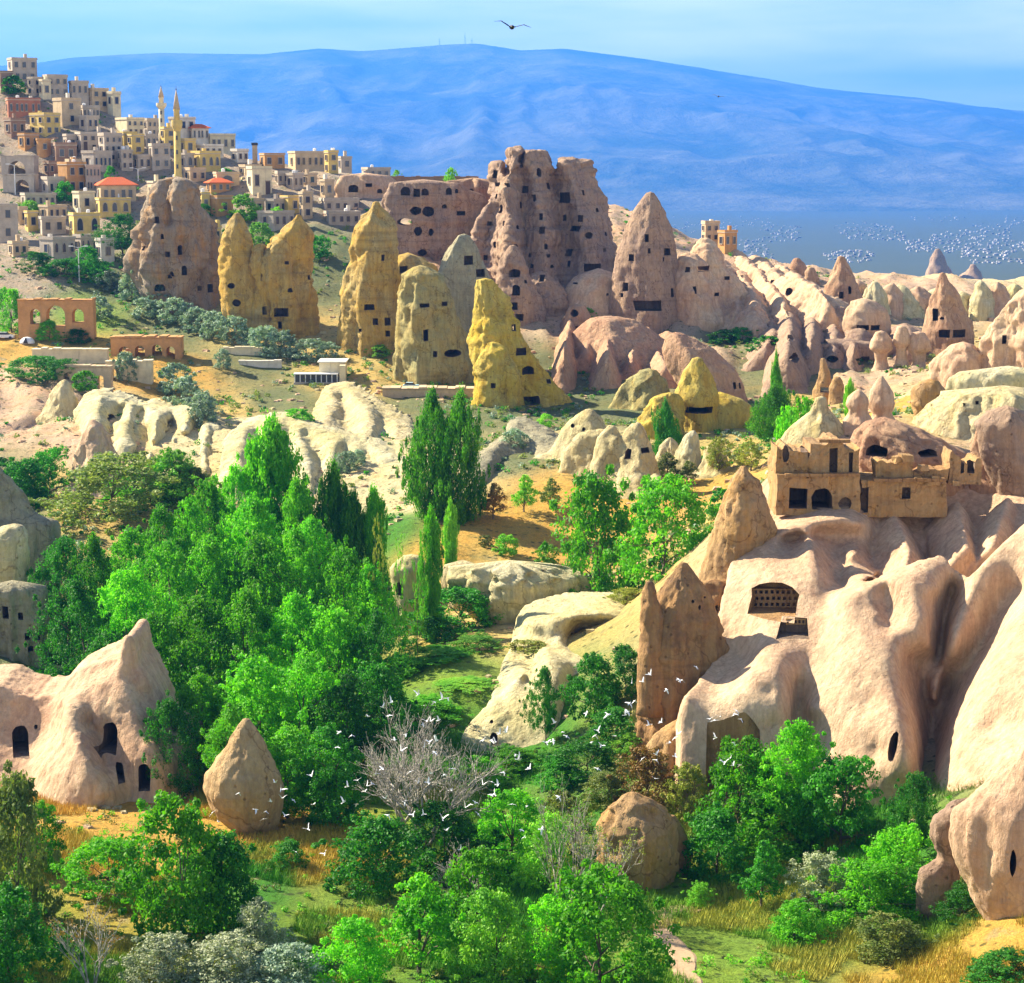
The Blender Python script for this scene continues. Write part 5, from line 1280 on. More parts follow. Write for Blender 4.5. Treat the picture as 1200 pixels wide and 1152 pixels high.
# mix in dry stalks
dry = (vnoise(np.stack([xv * .35, Yv * .35, xv * 0 + 9], -1)) > 0.25)[:, None]
cv = np.where(dry, cv * 0.5 + np.array([0.42, 0.30, 0.07]) * 0.5, cv * 0.6 + np.array([0.06, 0.20, 0.02]) * 0.4)
zv = np.array([ground_z(a, b2) for a, b2 in zip(xv, Yv)])
base = np.stack([xv, Yv, zv - 0.04], -1)
V = []; 
for k in range(3):
    an = rs.uniform(0, 6.28, n); h = rs.uniform(0.15, 0.55, n); off = np.stack([np.cos(an), np.sin(an), 0 * an], -1)
    side = np.stack([-np.sin(an), np.cos(an), 0 * an], -1) * 0.022
    b0 = base + off * rs.uniform(0, 0.18, n)[:, None]
    V.append(np.stack([b0 - side, b0 + side, b0 + off * (h * .45)[:, None] + np.array([0, 0, 1]) * h[:, None]], 1))
V = np.concatenate(V, 0).reshape(-1, 3); F = np.arange(len(V)).reshape(-1, 3)
me = mesh_np('grass', V, F, m)
ca = me.color_attributes.new('cover', 'FLOAT_COLOR', 'POINT')
cc = np.concatenate([np.tile(np.repeat(cv, 3, 0), (3, 1)), np.ones((len(V), 1))], 1)
ca.data.foreach_set('color', cc.astype(np.float32).ravel())
tag(meshobj('grass', me), kind='stuff')

# the bare tree and saplings
def bare(name, label, px, base, top, w, seed, depth=6, spread=0.6, leafmat=None, thick=0.022):
    rs = random.Random(seed); p = gpoint(px, base); h = at(px, top, p.y).z - p.z
    root = empty(name, p); tag(root, label, 'tree')
    trunk = MB(); twigs = MB(); tips = []
    def grow(a, d, L, r, lev):
        mb = trunk if lev < 2 else twigs
        b_ = a + d * L * 0.5 + Vector((rs.gauss(0, .04), rs.gauss(0, .04), 0)) * L; c_ = b_ + (d + Vector((rs.gauss(0, .15), rs.gauss(0, .15), 0.1))).normalized() * L * 0.5
        nn = 6 if lev < 2 else 4 if lev < 4 else 3
        mb.tube(a, b_, r, r * .85, nn); mb.tube(b_, c_, r * .85, r * .68, nn)
        if lev >= depth: tips.append(c_); return
        for k in range(3 if lev < 4 else 2 + (rs.random() < .5)):
            nd_ = (d + Vector((rs.gauss(0, spread), rs.gauss(0, spread), rs.gauss(0.12, .25)))).normalized()
            grow(c_ if k else b_, nd_, L * rs.uniform(.62, .86), max(r * .62, 0.011), lev + 1)
    n0 = 4
    for k in range(n0):
        a = k / n0 * 6.28 + rs.random()
        grow(Vector((math.cos(a) * .05, math.sin(a) * .05, -.2)), Vector((math.cos(a) * .55, math.sin(a) * .55, 1)).normalized(), h * 0.30, h * thick * .8, 0)
    zm = max(t.z for t in tips); xm = max(abs(t.x) for t in tips)
    s = h / zm; sx = (w * p.y / FPX / 2) / xm
    for mbx, nm, mt in ((trunk, 'trunk', M['bare']), (twigs, 'twigs', M['bare'])):
        mbx.v = [(x * sx, y * sx, z * s) for x, y, z in mbx.v]; tag(mbx.build(nm, mt, root, True), kind='stuff' if nm == 'twigs' else None)
    if leafmat:
        ts = [(t.x * sx, t.y * sx, t.z * s) for t in tips]; ts = [t for t in ts if rs.random() < .6]
        lmx = leaves_mesh('leaves', ts, np.full(len(ts), .22), 8, .06, np.random.RandomState(seed)); lmx.materials.append(LM[leafmat]); meshobj('leaves', lmx, root)
    return root
bare('bare_tree', 'leafless grey tree with a dome of fine twigs full of pigeons', 494, 1012, 818, 225, 3, 6, 0.55)
bare('bare_sapling', 'thin dark sapling with sparse leaves beside the split boulder', 662, 1080, 900, 110, 5, 4, 0.4, 'lime', 0.012)
bare('bare_sapling', 'twiggy sapling with yellowish leaves in front of the split boulder', 700, 1072, 940, 120, 8, 4, 0.5, 'gold', 0.012)
bare('thorny_shrub', 'spindly shrub with orange-red leaf tufts among the weeds', 108, 1160, 1060, 120, 11, 3, 0.5, 'rust', 0.014)
bare('thorny_shrub', 'grey dead twigs between the bare tree and the fruit tree', 545, 1060, 985, 90, 13, 4, 0.6, None, 0.012)

# ================================================================== VILLAGE
def plaster(name, c, c2=None, brick=0.25, sc=1.0):
    m, nt, b = newmat(name); g = nd(nt, 'ShaderNodeNewGeometry'); tc = nd(nt, 'ShaderNodeTexCoord'); P = tc.outputs['Object']
    c2 = c2 or tuple(v * 0.72 for v in c)
    col = mix_n(nt, rng_n(nt, noise_n(nt, P, 0.7, 5, 0.65), 0.35, 0.7), c, c2)
    mp = nd(nt, 'ShaderNodeMapping', Rotation=(math.pi / 2, 0, 0)); nt.links.new(P, mp.inputs['Vector'])
    br = nd(nt, 'ShaderNodeTexBrick', Scale=2.2 * sc); nt.links.new(mp.outputs['Vector'], br.inputs['Vector'])
    br.inputs['Color1'].default_value = (1, 1, 1, 1); br.inputs['Color2'].default_value = (0.82, 0.80, 0.76, 1); br.inputs['Mortar'].default_value = (0.5, 0.46, 0.42, 1)
    col = mix_n(nt, brick, col, br.outputs['Color'], 'MULTIPLY')
    col = mix_n(nt, rng_n(nt, noise_n(nt, P, 1.2, 4, 0.7, (1, 1, 0.15)), 0.55, 0.75, 0, 0.4), col, (0.22, 0.17, 0.13))
    nt.links.new(col, b.inputs['Base Color']); bump_n(nt, b, noise_n(nt, P, 6, 4, 0.7), 0.4, 0.05)
    return m
HM = {'cream': plaster('cream_plaster', (0.82, 0.71, 0.46)), 'yellow': plaster('yellow_plaster', (0.76, 0.56, 0.18)), 'tan': plaster('tan_stone', (0.68, 0.52, 0.32), None, 0.5),
      'grey': plaster('grey_stone', (0.58, 0.50, 0.40), None, 0.6), 'orange': plaster('orange_stone', (0.62, 0.34, 0.13), None, 0.5), 'red': plaster('red_brown_plaster', (0.44, 0.19, 0.11)),
      'white': plaster('white_plaster', (0.80, 0.74, 0.62)), 'brown': plaster('brown_rubble', (0.38, 0.25, 0.17), None, 0.7)}
def flat(name, c, rough=0.7, sp=0.2):
    m, nt, b = newmat(name); P = nd(nt, 'ShaderNodeTexCoord').outputs['Object']
    nt.links.new(mix_n(nt, noise_n(nt, P, 3, 4, 0.6), tuple(v * 0.8 for v in c), tuple(min(1, v * 1.15) for v in c)), b.inputs['Base Color'])
    b.inputs['Roughness'].default_value = rough; b.inputs['Specular IOR Level'].default_value = sp; return m
M['pane'] = flat('dark_window_glass', (0.035, 0.04, 0.055), 0.15, 0.5)
M['frame'] = flat('pale_stone_frame', (0.46, 0.38, 0.28))
M['door'] = flat('weathered_door', (0.10, 0.07, 0.06))
M['roofflat'] = flat('flat_earth_roof', (0.50, 0.42, 0.32), 0.95)
M['white'] = M['white']
M['paint'] = flat('white_paint', (0.80, 0.80, 0.78), 0.5)
M['metal'] = flat('grey_metal', (0.35, 0.36, 0.38), 0.4, 0.5)
M['dark'] = flat('dark_metal', (0.05, 0.05, 0.06), 0.5)
m, nt, b = newmat('red_roof_tiles'); P = nd(nt, 'ShaderNodeTexCoord').outputs['Object']
wv = nd(nt, 'ShaderNodeTexWave', Scale=5.0, Distortion=1.0); nt.links.new(P, wv.inputs['Vector'])
nt.links.new(mix_n(nt, wv.outputs['Fac'], (0.48, 0.09, 0.03), (0.70, 0.18, 0.06)), b.inputs['Base Color']); M['tiles'] = m

_wf = MB(); _wf.box(-.58, -.5, -.5, .5, -.5, .5); _wf.box(.5, .58, -.5, .5, -.5, .5); _wf.box(-.58, .58, -.5, .5, .5, .58); _wf.box(-.66, .66, -.75, .5, -.60, -.5)
WFRAME = _wf.mesh('window', M['frame'])
WPANE = MB().box(-.5, .5, -.1, .3, -.5, .5).mesh('pane', M['pane'])
_p = [(-.5, -.5), (.5, -.5)] + [(.5 * math.cos(t), .15 + .5 * math.sin(t)) for t in np.linspace(0, math.pi, 8)]
APANE = MB().prism(_p, -.1, .3).mesh('pane', M['pane'])
_af = MB(); 
for i in range(len(_p) - 2):
    (xa, za), (xb, zb) = _p[i + 2 - 1] if i else _p[1], _p[i + 2]
    _af.add([(xa, -.5, za), (xb, -.5, zb), (xb * 1.16, -.5, .15 + (zb - .15) * 1.16), (xa * 1.16, -.5, .15 + (za - .15) * 1.16), (xa, .4, za), (xb, .4, zb), (xb * 1.16, .4, .15 + (zb - .15) * 1.16), (xa * 1.16, .4, .15 + (za - .15) * 1.16)],
            [(0, 1, 2, 3), (7, 6, 5, 4), (0, 4, 5, 1), (3, 2, 6, 7)])
_af.box(-.58, -.5, -.5, .4, -.5, .15); _af.box(-.66, .66, -.7, .4, -.6, -.5)
AFRAME = _af.mesh('window', M['frame'])
DFRAME = MB().box(-.58, -.5, -.5, .5, -.5, .5).box(.5, .58, -.5, .5, -.5, .5).box(-.58, .58, -.5, .5, .5, .58).mesh('door', M['frame'])
DPANEL = MB().box(-.5, .5, -.1, .3, -.5, .5).mesh('door_leaf', M['door'])
def opening(root, x, z, w, h, y, kind='w', side=0):
    """window or door set on the front (side 0) or the left wall (side 1) of a house"""
    fm, pm, nm, pn = {'w': (WFRAME, WPANE, 'window', 'pane'), 'a': (AFRAME, APANE, 'window', 'pane'), 'd': (DFRAME, DPANEL, 'door', 'door_leaf')}[kind]
    f = meshobj(nm, fm, root); f.scale = (w, 0.16, h)
    if side == 0: f.location = (x, y - 0.07, z)
    else: f.location = (y - 0.07, x, z); f.rotation_euler = (0, 0, -math.pi / 2)
    meshobj(pn, pm, f)
HN = 0
def house(px, base, top, w, mat, label, rot=18, cols=2, rows=1, kind='w', roof='flat', depth=0.8, door=0, leftwin=1, group=None, Y=None, ymin=300, name='stone_house', big=1.0, parapet=True):
    global HN; HN += 1; rnd = random.Random(HN * 7)
    if Y is None: Y = ground_hit(px, base, ymin) or 436.0
    mp = Y / FPX; p = at(px, base, Y); H = (base - top) * mp
    a = math.radians(rot); vis = w * mp
    W = vis / (math.cos(a) + depth * abs(math.sin(a))); D = W * depth
    root = empty(name, (p.x, p.y + D * 0.5, p.z), a); tag(root, label, 'house', group)
    x0, x1, y0, y1 = -W / 2, W / 2, -D / 2, D / 2
    MB().box(x0, x1, y0, y1, -3.5, H).build('wall', HM[mat], root)
    if roof == 'flat':
        r = MB().box(x0 - .12, x1 + .12, y0 - .12, y1 + .12, H, H + .14).build('roof', M['roofflat'], root)
        if parapet:
            t = .22; hh = H + .14 + rnd.uniform(.25, .5)
            q = MB().box(x0 - .10, x1 + .10, y0 - .10, y0 - .10 + t, H + .143, hh); q.box(x0 - .10, x0 - .10 + t, y0 + .13, y1 - .13, H + .143, hh); q.box(x1 + .10 - t, x1 + .10, y0 + .13, y1 - .13, H + .143, hh); q.box(x0 - .10, x1 + .10, y1 + .10 - t, y1 + .10, H + .143, hh)
            q.build('parapet', HM[mat], root)
        if rnd.random() < 0.6:
            cx, cy_ = rnd.uniform(x0 * .6, x1 * .6), rnd.uniform(y0 * .5, y1 * .5)
            MB().box(cx - .3, cx + .3, cy_ - .3, cy_ + .3, H + .15, H + rnd.uniform(.9, 1.6)).build('chimney', HM[rnd.choice(['white', mat])], r)
        if rnd.random() < 0.35:
            cx, cy_ = rnd.uniform(x0 * .6, x1 * .6), rnd.uniform(y0 * .5, y1 * .5)
            MB().lathe([(.35, H + .15), (.35, H + .95), (.05, H + 1.05)], 10, cx, cy_).build('water_tank', M['paint'], r)
    else:
        o_ = .45; hr = min(W, D) * 0.27
        MB().add([(x0 - o_, y0 - o_, H), (x1 + o_, y0 - o_, H), (x1 + o_, y1 + o_, H), (x0 - o_, y1 + o_, H), (x0 + W * .3, 0, H + hr), (x1 - W * .3, 0, H + hr),
                  (x0 - o_, y0 - o_, H - .12), (x1 + o_, y0 - o_, H - .12), (x1 + o_, y1 + o_, H - .12), (x0 - o_, y1 + o_, H - .12)],
                 [(0, 1, 5, 4), (1, 2, 5), (2, 3, 4, 5), (3, 0, 4), (6, 7, 1, 0), (7, 8, 2, 1), (8, 9, 3, 2), (9, 6, 0, 3), (9, 8, 7, 6)]).build('roof', M['tiles'], root)
    st = H / max(1, rows)
    for r_ in range(rows):
        zc = st * (r_ + .56)
        for c in range(cols):
            xx = x0 + W * (c + .5) / cols + rnd.uniform(-.04, .04) * W
            ww = min(0.85 * big, W / cols * .42); hh = min(1.35 * big, st * .48)
            if door and r_ == 0 and c == door - 1: opening(root, xx, max(1.0, hh * .62), ww * 1.1, max(2.0, hh * 1.25) if H > 2.4 else H * .8, y0, 'd')
            else: opening(root, xx, zc, ww, hh, y0, kind)
        if leftwin and rot > 8:
            for c in range(leftwin):
                opening(root, y0 + D * (c + .5) / leftwin, zc, min(.9, D / leftwin * .4), min(1.3, st * .5), x0, 'w', 1)
    return root
GEN = 'small flat-roofed stone house crowded into the hillside village'
HT = '''24 97 71 36 grey|old stone mansion crowning the village hill with a crenellated roof|rot=14,cols=3,rows=2
6 108 86 18 brown|dark low annex beside the hilltop mansion|cols=2,rows=1
40 112 93 16 grey|narrow grey stone house under the hilltop mansion|cols=1,rows=2
52 116 96 14 cream|tiny cream annex lit by the sun below the mansion|cols=1,leftwin=1,rot=30
63 114 91 30 grey|grey stone house with two storeys of slim windows near the hilltop|rot=16,cols=3,rows=2
91 114 98 24 grey|long low grey house stepping down from the hilltop|cols=3,rows=1
113 128 106 26 tan|stone house with paired windows at the end of the upper street|cols=2,rows=2,rot=22
133 127 111 15 cream|last small house of the upper street, against the mountain|cols=1,rows=1
24 137 118 44 red|red-brown house with three pairs of windows and tanks on its roof|rot=6,cols=6,rows=1
77 147 119 32 tan|tall sunlit windowless gable of tan stone|rot=42,cols=1,rows=2,leftwin=0
50 159 136 36 yellow|bright yellow house with a blank sunny wall|rot=48,cols=2,rows=2,leftwin=2,depth=1.3
104 139 127 24 grey|grey house with an open veranda of dark bays|cols=4,rows=1,big=1.3
103 153 138 22 grey||cols=2,rows=1
32 175 159 24 orange|low orange stone house left of the round tower|cols=2,rows=1,rot=30
74 190 171 30 brown|roofless brown rubble walls below the round tower|cols=2,rows=1,parapet=True
100 178 158 26 grey||cols=2,rows=2,door=1
128 190 160 28 grey|three-storey grey house with many tall windows|cols=3,rows=3
112 202 180 34 grey||cols=4,rows=1
150 159 141 34 cream|big cream block with a broad sunlit blank side|rot=40,cols=3,rows=2,leftwin=0,depth=1.2
148 173 158 22 yellow||rot=40,cols=1,rows=1
177 160 142 22 grey|grey stone house beside the small minaret|cols=3,rows=2
158 181 160 20 yellow|two-tone house, yellow on the sunny side, below the cream block|rot=38,cols=1,rows=2
173 173 160 18 grey||cols=2,rows=1
186 199 172 26 grey|tall grey stone house with two big windows under its roof|rot=10,cols=2,rows=2
197 174 152 20 yellow|yellow house just left of the tall minaret shaft|rot=20,cols=1,rows=2
212 155 140 30 white|white house with a big dark window behind the tall minaret|cols=2,rows=1,big=1.5
232 167 150 24 white|white house under a red hipped roof near the tall minaret|roof=hip,cols=4,rows=1,rot=12
257 178 160 36 cream|cream-white house with two small dark windows on the skyline|rot=8,cols=4,rows=1
220 181 165 18 yellow||cols=1,rows=1
243 184 172 34 white|low white house with a long awning|cols=3,rows=1,big=1.4
240 201 181 34 yellow|yellow house with arched windows below the long awning|rot=24,cols=3,rows=1,kind=a
219 200 182 16 grey||cols=1,rows=1,kind=a
227 213 200 26 tan|low tan house at the foot of the tall minaret|rot=24,cols=2,rows=1
133 240 217 50 tan|terraced house under a wide red hipped roof|roof=hip,cols=4,rows=1,rot=8
184 236 215 24 cream|cream house tucked behind the broad rock cone|rot=24,cols=2,rows=1
83 227 194 32 orange|tall blank orange stone house|rot=30,cols=2,rows=2,leftwin=0
108 226 196 20 grey|grey front with a row of tall windows, beside the blank orange house|rot=4,cols=4,rows=2
62 231 211 30 grey|small grey house with a dark doorway below the twin arches|cols=3,rows=1,door=3
97 250 227 26 cream|white gabled house with a garden in front|rot=40,cols=1,rows=1
130 254 235 44 yellow|yellow house with one broad arch under a terrace|rot=8,cols=3,rows=1,kind=a
97 278 253 38 yellow|golden house with two blue arched windows|rot=12,cols=2,rows=1,kind=a,big=1.6
60 258 243 32 tan||cols=3,rows=1
59 275 257 34 grey|grey blank-walled house with one dark window|rot=10,cols=2,rows=1,leftwin=0
36 271 250 16 yellow||rot=35,cols=1,rows=1
65 304 281 40 grey|low grey house with two oval windows behind the trees|cols=3,rows=1,kind=a
98 299 279 26 grey||cols=3,rows=1,kind=a
122 309 283 22 white|half-white half-grey house at the edge of the oleasters|rot=26,cols=1,rows=1
8 284 242 26 grey|tall grey house merging with the cliff at the village edge|rot=4,cols=1,rows=2
42 243 229 44 grey|long flat terrace roof among the lower houses|cols=5,rows=1
24 263 246 14 tan||cols=1,rows=1
358 201 180 44 tan|long sandy building alone on the crest|rot=10,cols=5,rows=1
388 203 180 16 yellow|taller end block of the sandy crest building|rot=20,cols=1,rows=2
404 200 186 16 grey|grey block at the end of the crest building|cols=1,rows=1
318 197 182 30 orange|pinkish ruined walls on the crest|cols=2,rows=1
303 228 199 30 cream|cream house with one tall dark doorway|rot=14,cols=2,rows=1,door=2,big=1.5
292 204 196 26 tan||cols=2,rows=1
264 220 204 32 tan|tan wall with a wide dark arch|cols=1,rows=1,kind=a,big=2.4,rot=6
255 226 214 30 orange|low house under a faded red roof|roof=hip,cols=3,rows=1
258 253 233 28 orange|orange house right of the broad rock cone|rot=30,cols=1,rows=1,leftwin=0
240 252 228 12 yellow|slim yellow house squeezed beside the broad rock cone|cols=1,rows=1
341 250 232 26 yellow|sand-yellow blank house above the ragged chimney|rot=40,cols=1,rows=1,leftwin=0
358 257 228 16 tan||cols=1,rows=2
322 269 250 42 grey|long grey rubble house behind the golden chimneys|cols=3,rows=1
322 250 236 22 grey||cols=2,rows=1
396 248 236 48 grey|long grey terrace wall house below the tan cliff|cols=4,rows=1,rot=3
400 264 251 44 grey|lower grey terrace house with deep dark bays|cols=4,rows=1,rot=3,big=1.3
383 233 213 16 tan|small tan gable by the arched cave|rot=26,cols=1,rows=1
253 284 268 12 yellow|tiny yellow gatehouse between rock cones|rot=26,cols=1,rows=1
440 208 199 34 grey|low grey shed on the crest near the castle rock|cols=3,rows=1
16 160 142 24 brown||cols=2,rows=1
82 178 160 18 grey||cols=1,rows=1
345 222 206 20 grey||cols=2,rows=1
362 218 205 18 tan||cols=1,rows=1
330 216 204 16 grey||cols=2,rows=1
280 190 178 20 white||cols=2,rows=1
205 225 211 22 grey||cols=2,rows=1
166 200 184 20 grey||cols=2,rows=1
146 200 178 18 grey||cols=2,rows=2
20 300 286 24 tan||cols=2,rows=1
300 250 236 18 tan||cols=1,rows=1
360 240 226 14 grey||cols=1,rows=1
118 172 158 20 grey||cols=2,rows=1
85 205 190 18 tan||cols=2,rows=1
60 205 192 20 brown||cols=2,rows=1'''
for ln in HT.split('\n'):
    a_, lab, op = ln.split('|'); px_, bs_, tp_, w_, mt_ = a_.split(); kw = {}
    for t_ in op.split(','):
        k_, v_ = t_.split('='); kw[k_] = v_ if k_ in ('roof', 'kind') else (v_ == 'True') if k_ == 'parapet' else float(v_) if k_ in ('rot', 'big', 'depth') else int(v_)
    if 'rot' in kw and kw['rot'] < 32: kw['rot'] += 13
    kw.setdefault('rot', random.Random(int(px_)).choice([24, 34, 44, 50]))
    house(float(px_), float(bs_), float(tp_), float(w_), mt_, lab or GEN, group='houses of the hillside village' if not lab else None, **kw)
house(833, 284, 263, 20, 'tan', 'tan stone hut with a ruined upper room on the pink ridge', rot=14, cols=2, rows=2, name='stone_hut', Y=398)
house(853, 293, 273, 22, 'orange', 'square orange stone hut beside the ruined one on the pink ridge', rot=30, cols=2, rows=1, name='stone_hut', Y=394, leftwin=1)

# minarets
def minaret(px, base, tip, wpx, mat, label, Y, bulge=1.0):
    mp = Y / FPX; p = at(px, base, Y); H = (base - tip) * mp; r = wpx * mp / 2
    root = empty('minaret', p); tag(root, label, 'minaret')
    MB().lathe([(r * 1.15, -3), (r * 1.15, H * .06), (r, H * .09), (r * .92, H * .54)], 18).build('shaft', HM[mat], root, True)
    MB().lathe([(r * .95, H * .53), (r * 1.45 * bulge, H * .585), (r * 1.5 * bulge, H * .60), (r * 1.5 * bulge, H * .645), (r * 1.36 * bulge, H * .646), (r * 1.36 * bulge, H * .605), (r * .7, H * .604)], 18).build('balcony', HM[mat], root)
    MB().lathe([(r * .80, H * .60), (r * .78, H * .735), (r * .9, H * .745), (r * .9, H * .76)], 18).build('upper_shaft', HM[mat], root, True)
    MB().lathe([(r * .95, H * .757), (r * .5, H * .87), (r * .10, H * .955)], 18).build('spire', HM['tan'], root, True)
    MB().lathe([(r * .07, H * .95), (r * .16, H * .965), (r * .05, H * .975), (r * .04, H)], 8).build('finial', M['dark'], root)
    for k in range(3):
        f = meshobj('window', WPANE, root); f.scale = (.35, .3, .8); f.location = (0, -r * .97, H * (.16 + .15 * k))
minaret(209, 213, 104, 8.5, 'yellow', 'tall golden minaret with a pointed spire, behind the broad rock cone', 392)
minaret(190, 160, 101, 7.0, 'cream', 'shorter pale minaret on the upper slope', 424, 1.15)
# round tower and twin arches
p = at(51.5, 180, ground_hit(51.5, 180, 300)); mp = p.y / FPX
rt = empty('round_tower', p); tag(rt, 'stubby round orange stone tower among the houses', 'tower')
MB().lathe([(8.4 * mp, -3), (8.2 * mp, 14 * mp), (8.8 * mp, 15 * mp), (8.8 * mp, 17.5 * mp), (7.9 * mp, 17.5 * mp), (7.9 * mp, 16.2 * mp), (1, 16.2 * mp)], 22).build('wall', HM['orange'], rt)
opening(rt, 0.6, 8 * mp, .7, 1.0, -8.2 * mp, 'w')
def arch_wall(name, label, px0, px1, base, top, arches, mat, Y, thick=1.6, cat='wall', rot=0):
    """wall with real arched openings; arches: (px centre, width px, height px from the base, sill px)"""
    mp = Y / FPX; p = at((px0 + px1) / 2, base, Y); W = (px1 - px0) * mp; H = (base - top) * mp; cxp = (px0 + px1) / 2
    root = empty(name, p, R(rot)); tag(root, label, cat)
    rnd = random.Random(int(px0) + int(base)); wall = MB(); xs = [-W / 2]
    for a in sorted(arches):
        c = (a[0] - cxp) * mp; hw = a[1] * mp / 2; h = a[2] * mp; sill = a[3] * mp if len(a) > 3 else -2.5
        wall.box(xs[-1], c - hw, 0, thick, -2.5, H - rnd.uniform(0, .04))
        if sill > -2: wall.box(c - hw, c + hw, .003, thick - .003, -2.5, sill)
        r = hw; zc = max(sill + .2, h - r); n = 8
        for i in range(n):      # voussoirs above the opening
            t0, t1 = math.pi * i / n, math.pi * (i + 1) / n
            xa, za, xb, zb = c + r * math.cos(t0), zc + r * math.sin(t0) * min(1, (h - zc) / r), c + r * math.cos(t1), zc + r * math.sin(t1) * min(1, (h - zc) / r)
            wall.prism([(xb, zb), (xa, za), (xa, H - .05), (xb, H - .05)], .002, thick - .002)
        xs.append(c + hw)
    wall.box(xs[-1], W / 2, 0, thick, -2.5, H)
    wall.build('wall', HM[mat], root)
    cop = MB(); x = -W / 2 - .1
    while x < W / 2:
        l = rnd.uniform(.7, 1.5); cop.box(x, min(x + l - .03, W / 2 + .1), -.12, thick + .12, H + .003, H + rnd.uniform(.1, .32)); x += l
    cop.build('coping', HM[mat], root)
    return root
YH = lambda x, y: ground_hit(x, y, 200) or 400
arch_wall('arched_ruin', 'grey ruin with a big dark arch at the village edge, upper of two', 2, 40, 206, 184, [(20, 20, 17)], 'grey', YH(20, 206), 4)
arch_wall('arched_ruin', 'grey ruin with a big dark arch at the village edge, lower of two', 4, 40, 226, 206, [(26, 16, 15)], 'grey', YH(20, 226), 4)
arch_wall('arched_ruin', 'orange ruined hall with three open arches on the terrace', 22, 110, 396, 352, [(42, 12, 34, 16), (66, 22, 38, 14), (92, 14, 34, 18)], 'orange', YH(66, 398), 2.2)
arch_wall('retaining_wall', 'long cream retaining wall under the orange ruin', 38, 126, 428, 410, [], 'cream', YH(80, 428))
arch_wall('retaining_wall', 'pale wall stepping down toward the silvery bushes', 124, 178, 446, 424, [(135, 7, 14)], 'cream', YH(150, 446))
arch_wall('cellar_front', 'low cream front with a dark doorway below the retaining wall', 66, 130, 452, 430, [(78, 7, 15), (118, 7, 12)], 'tan', YH(98, 452))
arch_wall('terrace_arcade', 'stone terrace with a row of dark arches behind the tall poplar pair', 448, 562, 478, 456, [(456, 11, 12), (476, 12, 13), (493, 6, 9), (515, 12, 13), (536, 12, 12)], 'tan', 288, 3)
arch_wall('field_wall', 'low stone field wall below the oleaster bushes', 262, 308, 416, 408, [], 'cream', YH(285, 416), .8)
arch_wall('field_wall', 'low pale wall beside the dark scrub slope', 280, 330, 430, 424, [], 'white', YH(300, 430), .8)
arch_wall('crest_wall', 'long rubble wall on the crest left of the castle rock', 430, 560, 217, 208, [], 'brown', 404, 1.2)
arch_wall('rock_shelter', 'wide low cave shelter with pillars below the oleasters', 130, 212, 418, 396, [(146, 14, 12), (164, 12, 13), (184, 12, 14), (200, 10, 12)], 'orange', YH(170, 418), 3)
# pavilion with a glass veranda
Yp = YH(380, 446); mp = Yp / FPX; p = at(376, 447, Yp); pv = empty('pavilion', p); tag(pv, 'small cream pavilion with a glazed veranda on the terrace', 'pavilion')
MB().box(-2 * mp, 28 * mp, 0.3, 5, -2, 22 * mp).build('wall', HM['cream'], pv)
MB().box(-4 * mp, 30 * mp, 0.0, 5.3, 22 * mp + .003, 23.4 * mp).build('roof', HM['white'], pv)
for k in range(9):
    x = (-30 + k * 6.2) * mp; MB().box(x, x + .12, -1.2, -1.08, -.6, 9 * mp).build('mullion', M['paint'], pv)
    if k < 8: MB().box(x + .125, x + 6.2 * mp - .005, -1.17, -1.12, 0, 9 * mp).build('pane', M['pane'], pv)
MB().box(-31 * mp, 21 * mp, -1.4, .28, 9 * mp + .003, 10.3 * mp).build('veranda_roof', M['paint'], pv)
MB().box(-31 * mp, 21 * mp, -1.3, .25, -2.5, -.01).build('plinth', HM['grey'], pv)
MB().box(23 * mp, 30 * mp, -1.6, .2, -3, 20 * mp).build('pillar', HM['cream'], pv)
# chimney stack on the crest, lamp posts
Yc = 420; p = at(299, 196, Yc); mp = Yc / FPX; ch = empty('chimney_tower', p); tag(ch, 'square freestanding chimney tower on the skyline', 'chimney')
MB().box(-2.6 * mp, 2.6 * mp, -.45, .45, -2, 25 * mp).build('shaft', HM['tan'], ch); MB().box(-3.4 * mp, 3.4 * mp, -.6, .6, 25 * mp + .002, 28 * mp).build('cap', M['dark'], ch)
def lamp(px, base, top, label, two=True):
    Y = ground_hit(px, base, 250) or 400; p = at(px, base, Y); h = (base - top) * Y / FPX
    r = empty('lamp_post', p); tag(r, label, 'street lamp')
    MB().lathe([(.10, -.5), (.09, h * .5), (.06, h)], 8).build('pole', M['paint'], r)
    for s in ((-1, 1) if two else (-1,)):
        MB().tube((0, 0, h - .1), (s * 1.0, 0, h + .15), .045, .04).build('arm', M['paint'], r)
        MB().box(min(s * .85, s * 1.6), max(s * .85, s * 1.6), -.15, .15, h + .08, h + .24).build('lamp_head', M['paint'], r)
lamp(18, 228, 194, 'white street lamp in front of the twin dark arches', False)
lamp(93, 330, 290, 'white street lamp among the trees at the bend of the road')
lamp(162, 212, 198, 'street lamp on the slope below the grey houses')
